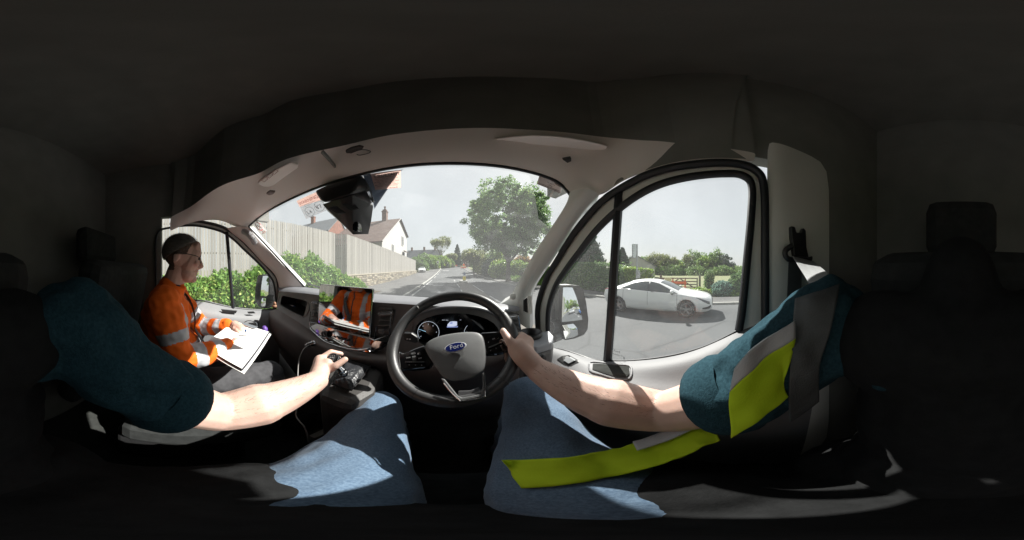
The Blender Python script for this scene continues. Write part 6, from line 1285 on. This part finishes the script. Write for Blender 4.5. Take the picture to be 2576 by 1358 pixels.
jk.cap2(L_(px_, -.13, -.12), L_(px_, -.12, -.085), .075, .068)
for s_, e_, h_ in ((PR, PE, PH_), (QL, QE, QH)): jk.cap2(s_, e_, .078, .064).cap2(e_, e_.lerp(h_, .82), .064, .047)
jo = blob('jacket', jk, M_hiv_o, ps, .0052, 7); wrinkle(jo, .009, 15, (1, 1, 1.3), 5.)
vH = Vector((0, 0, H))
def arm_t(p, a, b_):
    d_ = b_-a; t = (p-a).dot(d_)/d_.length_squared; return t, (p-(a+d_*t)).length
def jac(x, y, z):
    p = Vector((x, y, z+H))
    for s_, e_, h_ in ((PR, PE, PH_), (QL, QE, QH)):
        t, r_ = arm_t(p, e_, h_)
        if 0.02 < t < 1 and r_ < .075: return 1 if .18 < t < .38 or .55 < t < .72 else 0
        t, r_ = arm_t(p, s_, e_)
        if .15 < t < 1 and r_ < .088: return 1 if .5 < t < .68 else 0
    if y > -.16 and z > -.5 and (abs(x-px_-.115) < .024 or abs(x-px_+.115) < .024): return 1
    if -.43 < z < -.37 or -.57 < z < -.52: return 1
    return 2 if abs(x-px_) < .006 and y > -.1 else 0
paint_faces(jo, [M_hiv_o, M_refl, M_trou], jac)
MB().lathe(L_(px_, -.118, -.1), [(.062, -.02), (.064, .03), (.058, .035), (.052, .0)], (0, .28, 1), 24).build('collar', M_navy, ps, smooth=True)
def on_obj(o, p, dirn, off=.004):
    hit, loc, nor, _ = o.ray_cast(p, Vector(dirn).normalized()); return (loc+Vector(dirn).normalized()*-off) if hit else p
bw = [[], []]
def chest(x, z):
    best = -.12
    for cy, cz, rx, ry, rz in ((-.15, -.27, .205, .15, .205), (-.12, -.46, .195, .18, .175)):
        k = 1-((x-px_)/rx)**2-((z-cz)/rz)**2
        if k > 0: best = max(best, cy+ry*math.sqrt(k))
    return best+.012
for k in range(17):
    t = k/16; x = px_-.12+.24*t; z = -.13-.40*t
    for i_, s_ in enumerate((-.024, .024)): bw[i_].append(L_(x+s_*.85, chest(x+s_*.85, z+s_*.5), z+s_*.5))
pbelt = MB().grid([bw[0], bw[1]]).build('belt_across_chest', M_belt2, ps, smooth=True, solid=.002)
tr = MB()
for hx_, kx_, ky_ in ((-.99, -1.03, .36), (-.81, -.73, .37)):
    hip = L_(hx_, -.16, -.62); kn = L_(kx_, ky_, -.56); an = L_(kx_, ky_+.13, -1.06); tr.cap2(hip, kn, .1, .073).cap2(kn, an, .07, .055)
tr.cap2(L_(-1, -.18, -.6), L_(-.8, -.18, -.6), .12, .12); to = blob('trousers', tr, M_trou, ps, .009, 6); wrinkle(to, .007, 14)
for kx_, ky_ in ((-1.03, .36), (-.73, .37)): MB().ell(L_(kx_, ky_+.19, -1.12), (.05, .13, .06)).build('shoe', M_shoe, ps, smooth=True)
# ================================================================ loose things in the cab
M_paper = mat('paper', (.78, .78, .76), .8, var=.02); M_board2 = mat('clipboard_dark', (.035, .035, .045), .5)
cb = thing('clipboard', 'clipboard with white paper on the passenger lap', 'clipboard', P(620, 880, D=.75))
A0, B0, D0_ = P(679, 834, Z=-.325), P(610, 931, Z=-.375), P(590, 806, Z=-.318); C0 = B0+(D0_-A0)
nb = (B0-A0).cross(D0_-A0).normalized(); nb = nb if nb.z > 0 else -nb
MB().prism([A0, B0, C0, D0_], nb*-.004).build('board', M_board2, cb, bevel=.002)
cen = (A0+C0)/2; MB().prism([cen+(q-cen)*.96+nb*.002-(A0-B0)*.012 for q in (A0, B0, C0, D0_)], nb*.0025).build('paper', M_paper, cb)
MB().prism([q+nb*-.012+(B0-A0)*.02+(A0-D0_)*.03 for q in (A0, B0, C0, D0_)], nb*.004).build('paper_stack', M_paper, cb)
cm = A0.lerp(D0_, .5); ux = (D0_-A0).normalized(); uy = (B0-A0).normalized()
MB().prism([cm-ux*.06+nb*.006, cm+ux*.06+nb*.006, cm+ux*.045+uy*.03+nb*.008, cm-ux*.045+uy*.03+nb*.008], nb*.004).build('clip', M_chrome, cb, bevel=.001); MB().tube(spline([cm-ux*.05+nb*.01, cm-ux*.03-uy*.03+nb*.014, cm+ux*.03-uy*.03+nb*.014, cm+ux*.05+nb*.01], 4), .002, 5).build('clip_wire', M_chrome, cb)
rg = thing('purple_cap', 'small purple bottle cap beside the clipboard clip', 'cap', P(665, 828, D=1.02)); pc3 = P(665, 829, D=1.0)
MB().lathe(pc3, [(.001, -.02), (.02, -.02), (.021, .008), (.015, .012), (.013, .022), (.001, .024)], (.2, -.2, 1), 14).build('cap_body', mat('purple_plastic', (.10, .045, .25), .5), rg, smooth=True); MB().ell(pc3+Vector((.012, -.01, -.012)), (.016, .012, .01)).build('cap_flap', MATS['purple_plastic'], rg, smooth=True)
pn = thing('pen', 'slim pen in the passenger right hand over the paper', 'pen', PH_); pt0 = PH_+Vector((-.03, .08, -.02)); MB().tube([pt0+Vector((0, 0, -.035)), pt0+Vector((.02, -.015, .08))], [.002, .0045], 8).build('barrel', M_wht, pn); MB().tube([pt0+Vector((.02, -.015, .08)), pt0+Vector((.023, -.017, .09))], .0048, 8).build('end_cap', M_bb, pn)
ch_ = thing('charger_cable', 'grey charger cable plugged into the dashboard socket, trailing down', 'cable', P(778, 866, Y=.56))
ax_ = (P(778, 866, Y=.50)-P(786, 864, Y=.58)).normalized(); MB().lathe(P(786, 864, Y=.565), [(.016, -.01), (.016, .004), (.012, .006), (.012, .03), (.008, .034), (.004, .045)], (-.3, -.9, -.1), 18).build('plug', M_chrome, ch_, smooth=True)
MB().tube(spline([P(776, 868, Y=.53), P(762, 880, D=.75), P(752, 905, D=.73), P(749, 940, D=.68), P(750, 990, D=.58), P(744, 1040, D=.50), P(752, 1058, D=.46), P(764, 1072, D=.44), P(772, 1092, D=.42), P(776, 1112, D=.41)], 6), .0028, 6).build('cord', mat('cord_grey', (.22, .21, .2), .5), ch_, smooth=True)
og = thing('tan_figure', 'small tan lump standing on the left end of the dashboard', 'ornament', P(690, 775, D=1.28)); f0 = P(690, 770, D=1.25); MB().ell(f0, (.022, .02, .016)).build('foot', mat('tan_rubber', (.26, .14, .085), .7), og, smooth=True); MB().ell(f0+Vector((.005, 0, .02)), (.013, .012, .015)).build('head', MATS['tan_rubber'], og, smooth=True)
rp_ = thing('red_pen', 'red pen lying in the open dashboard tray', 'pen', P(752, 784, Y=.72)); MB().tube([P(735, 777, Y=.74), P(760, 789, Y=.73)], .006, 8).build('barrel', mat('red_plastic', (.5, .06, .03), .4), rp_); MB().tube([P(728, 773, Y=.745), P(735, 777, Y=.74)], [.002, .006], 8).build('tip', M_wht, rp_)
wp = thing('white_pen', 'pale pen lying at the left of the dashboard tray', 'pen', P(725, 768, Y=.75)); MB().tube([P(716, 763, Y=.76), P(738, 770, Y=.77)], .004, 8).build('barrel', M_wht, wp); MB().tube([P(738, 770, Y=.77), P(742, 771, Y=.77)], .0045, 8).build('end_cap', M_bb, wp)
# ================================================================ far road workers
def worker(label, px, y, top, legs, s=1., turn=0.):
    p = at(px, y); t = thing('person', label, 'person', p, 'road workers at the end of the road'); m = MB()
    X = lambda a, b_, c_: p+Vector((a*s, b_*s, c_*s))
    m.ell(X(0, 0, 1.66), (.1, .11, .13)).cap2(X(0, 0, 1.5), X(0, 0, 1.58), .06, .06).ell(X(0, 0, 1.22), (.2, .13, .32)).cap2(X(-.1, 0, .9), X(-.12, 0, .08), .09, .06).cap2(X(.1, 0, .9), X(.13, .05, .08), .09, .06)
    for q in (-1, 1): m.cap2(X(q*.2, 0, 1.42), X(q*.26, -.05, 1.12), .06, .05).cap2(X(q*.26, -.05, 1.12), X(q*.2, -.25, .98), .05, .04)
    o = blob('body', m, M_skin2, t, .03, 3); paint_faces(o, [M_skin2, top, legs], lambda x, y_, z: 0 if z+H-p.z > 1.52*s else (1 if z+H-p.z > .88*s else 2))
    MB().ell(X(0, 0, 1.74), (.12, .14, .09)).build('helmet', M_wht, t, smooth=True); MB().ell(X(0, 0, 1.22), (.215, .145, .27)).build('vest', top, t, smooth=True); return t
worker('road worker in yellow jacket left of the far barrier', 1118, 56, M_hivis, M_trou); worker('road worker in dark clothes beside the yellow jacketed one', 1125.5, 57, M_navy, M_trou); worker('road worker in orange by the lamp post', 1166, 56, M_hiv_o, M_trou); worker('road worker in black beside the cream barrier board', 1171, 57, M_black, M_trou)
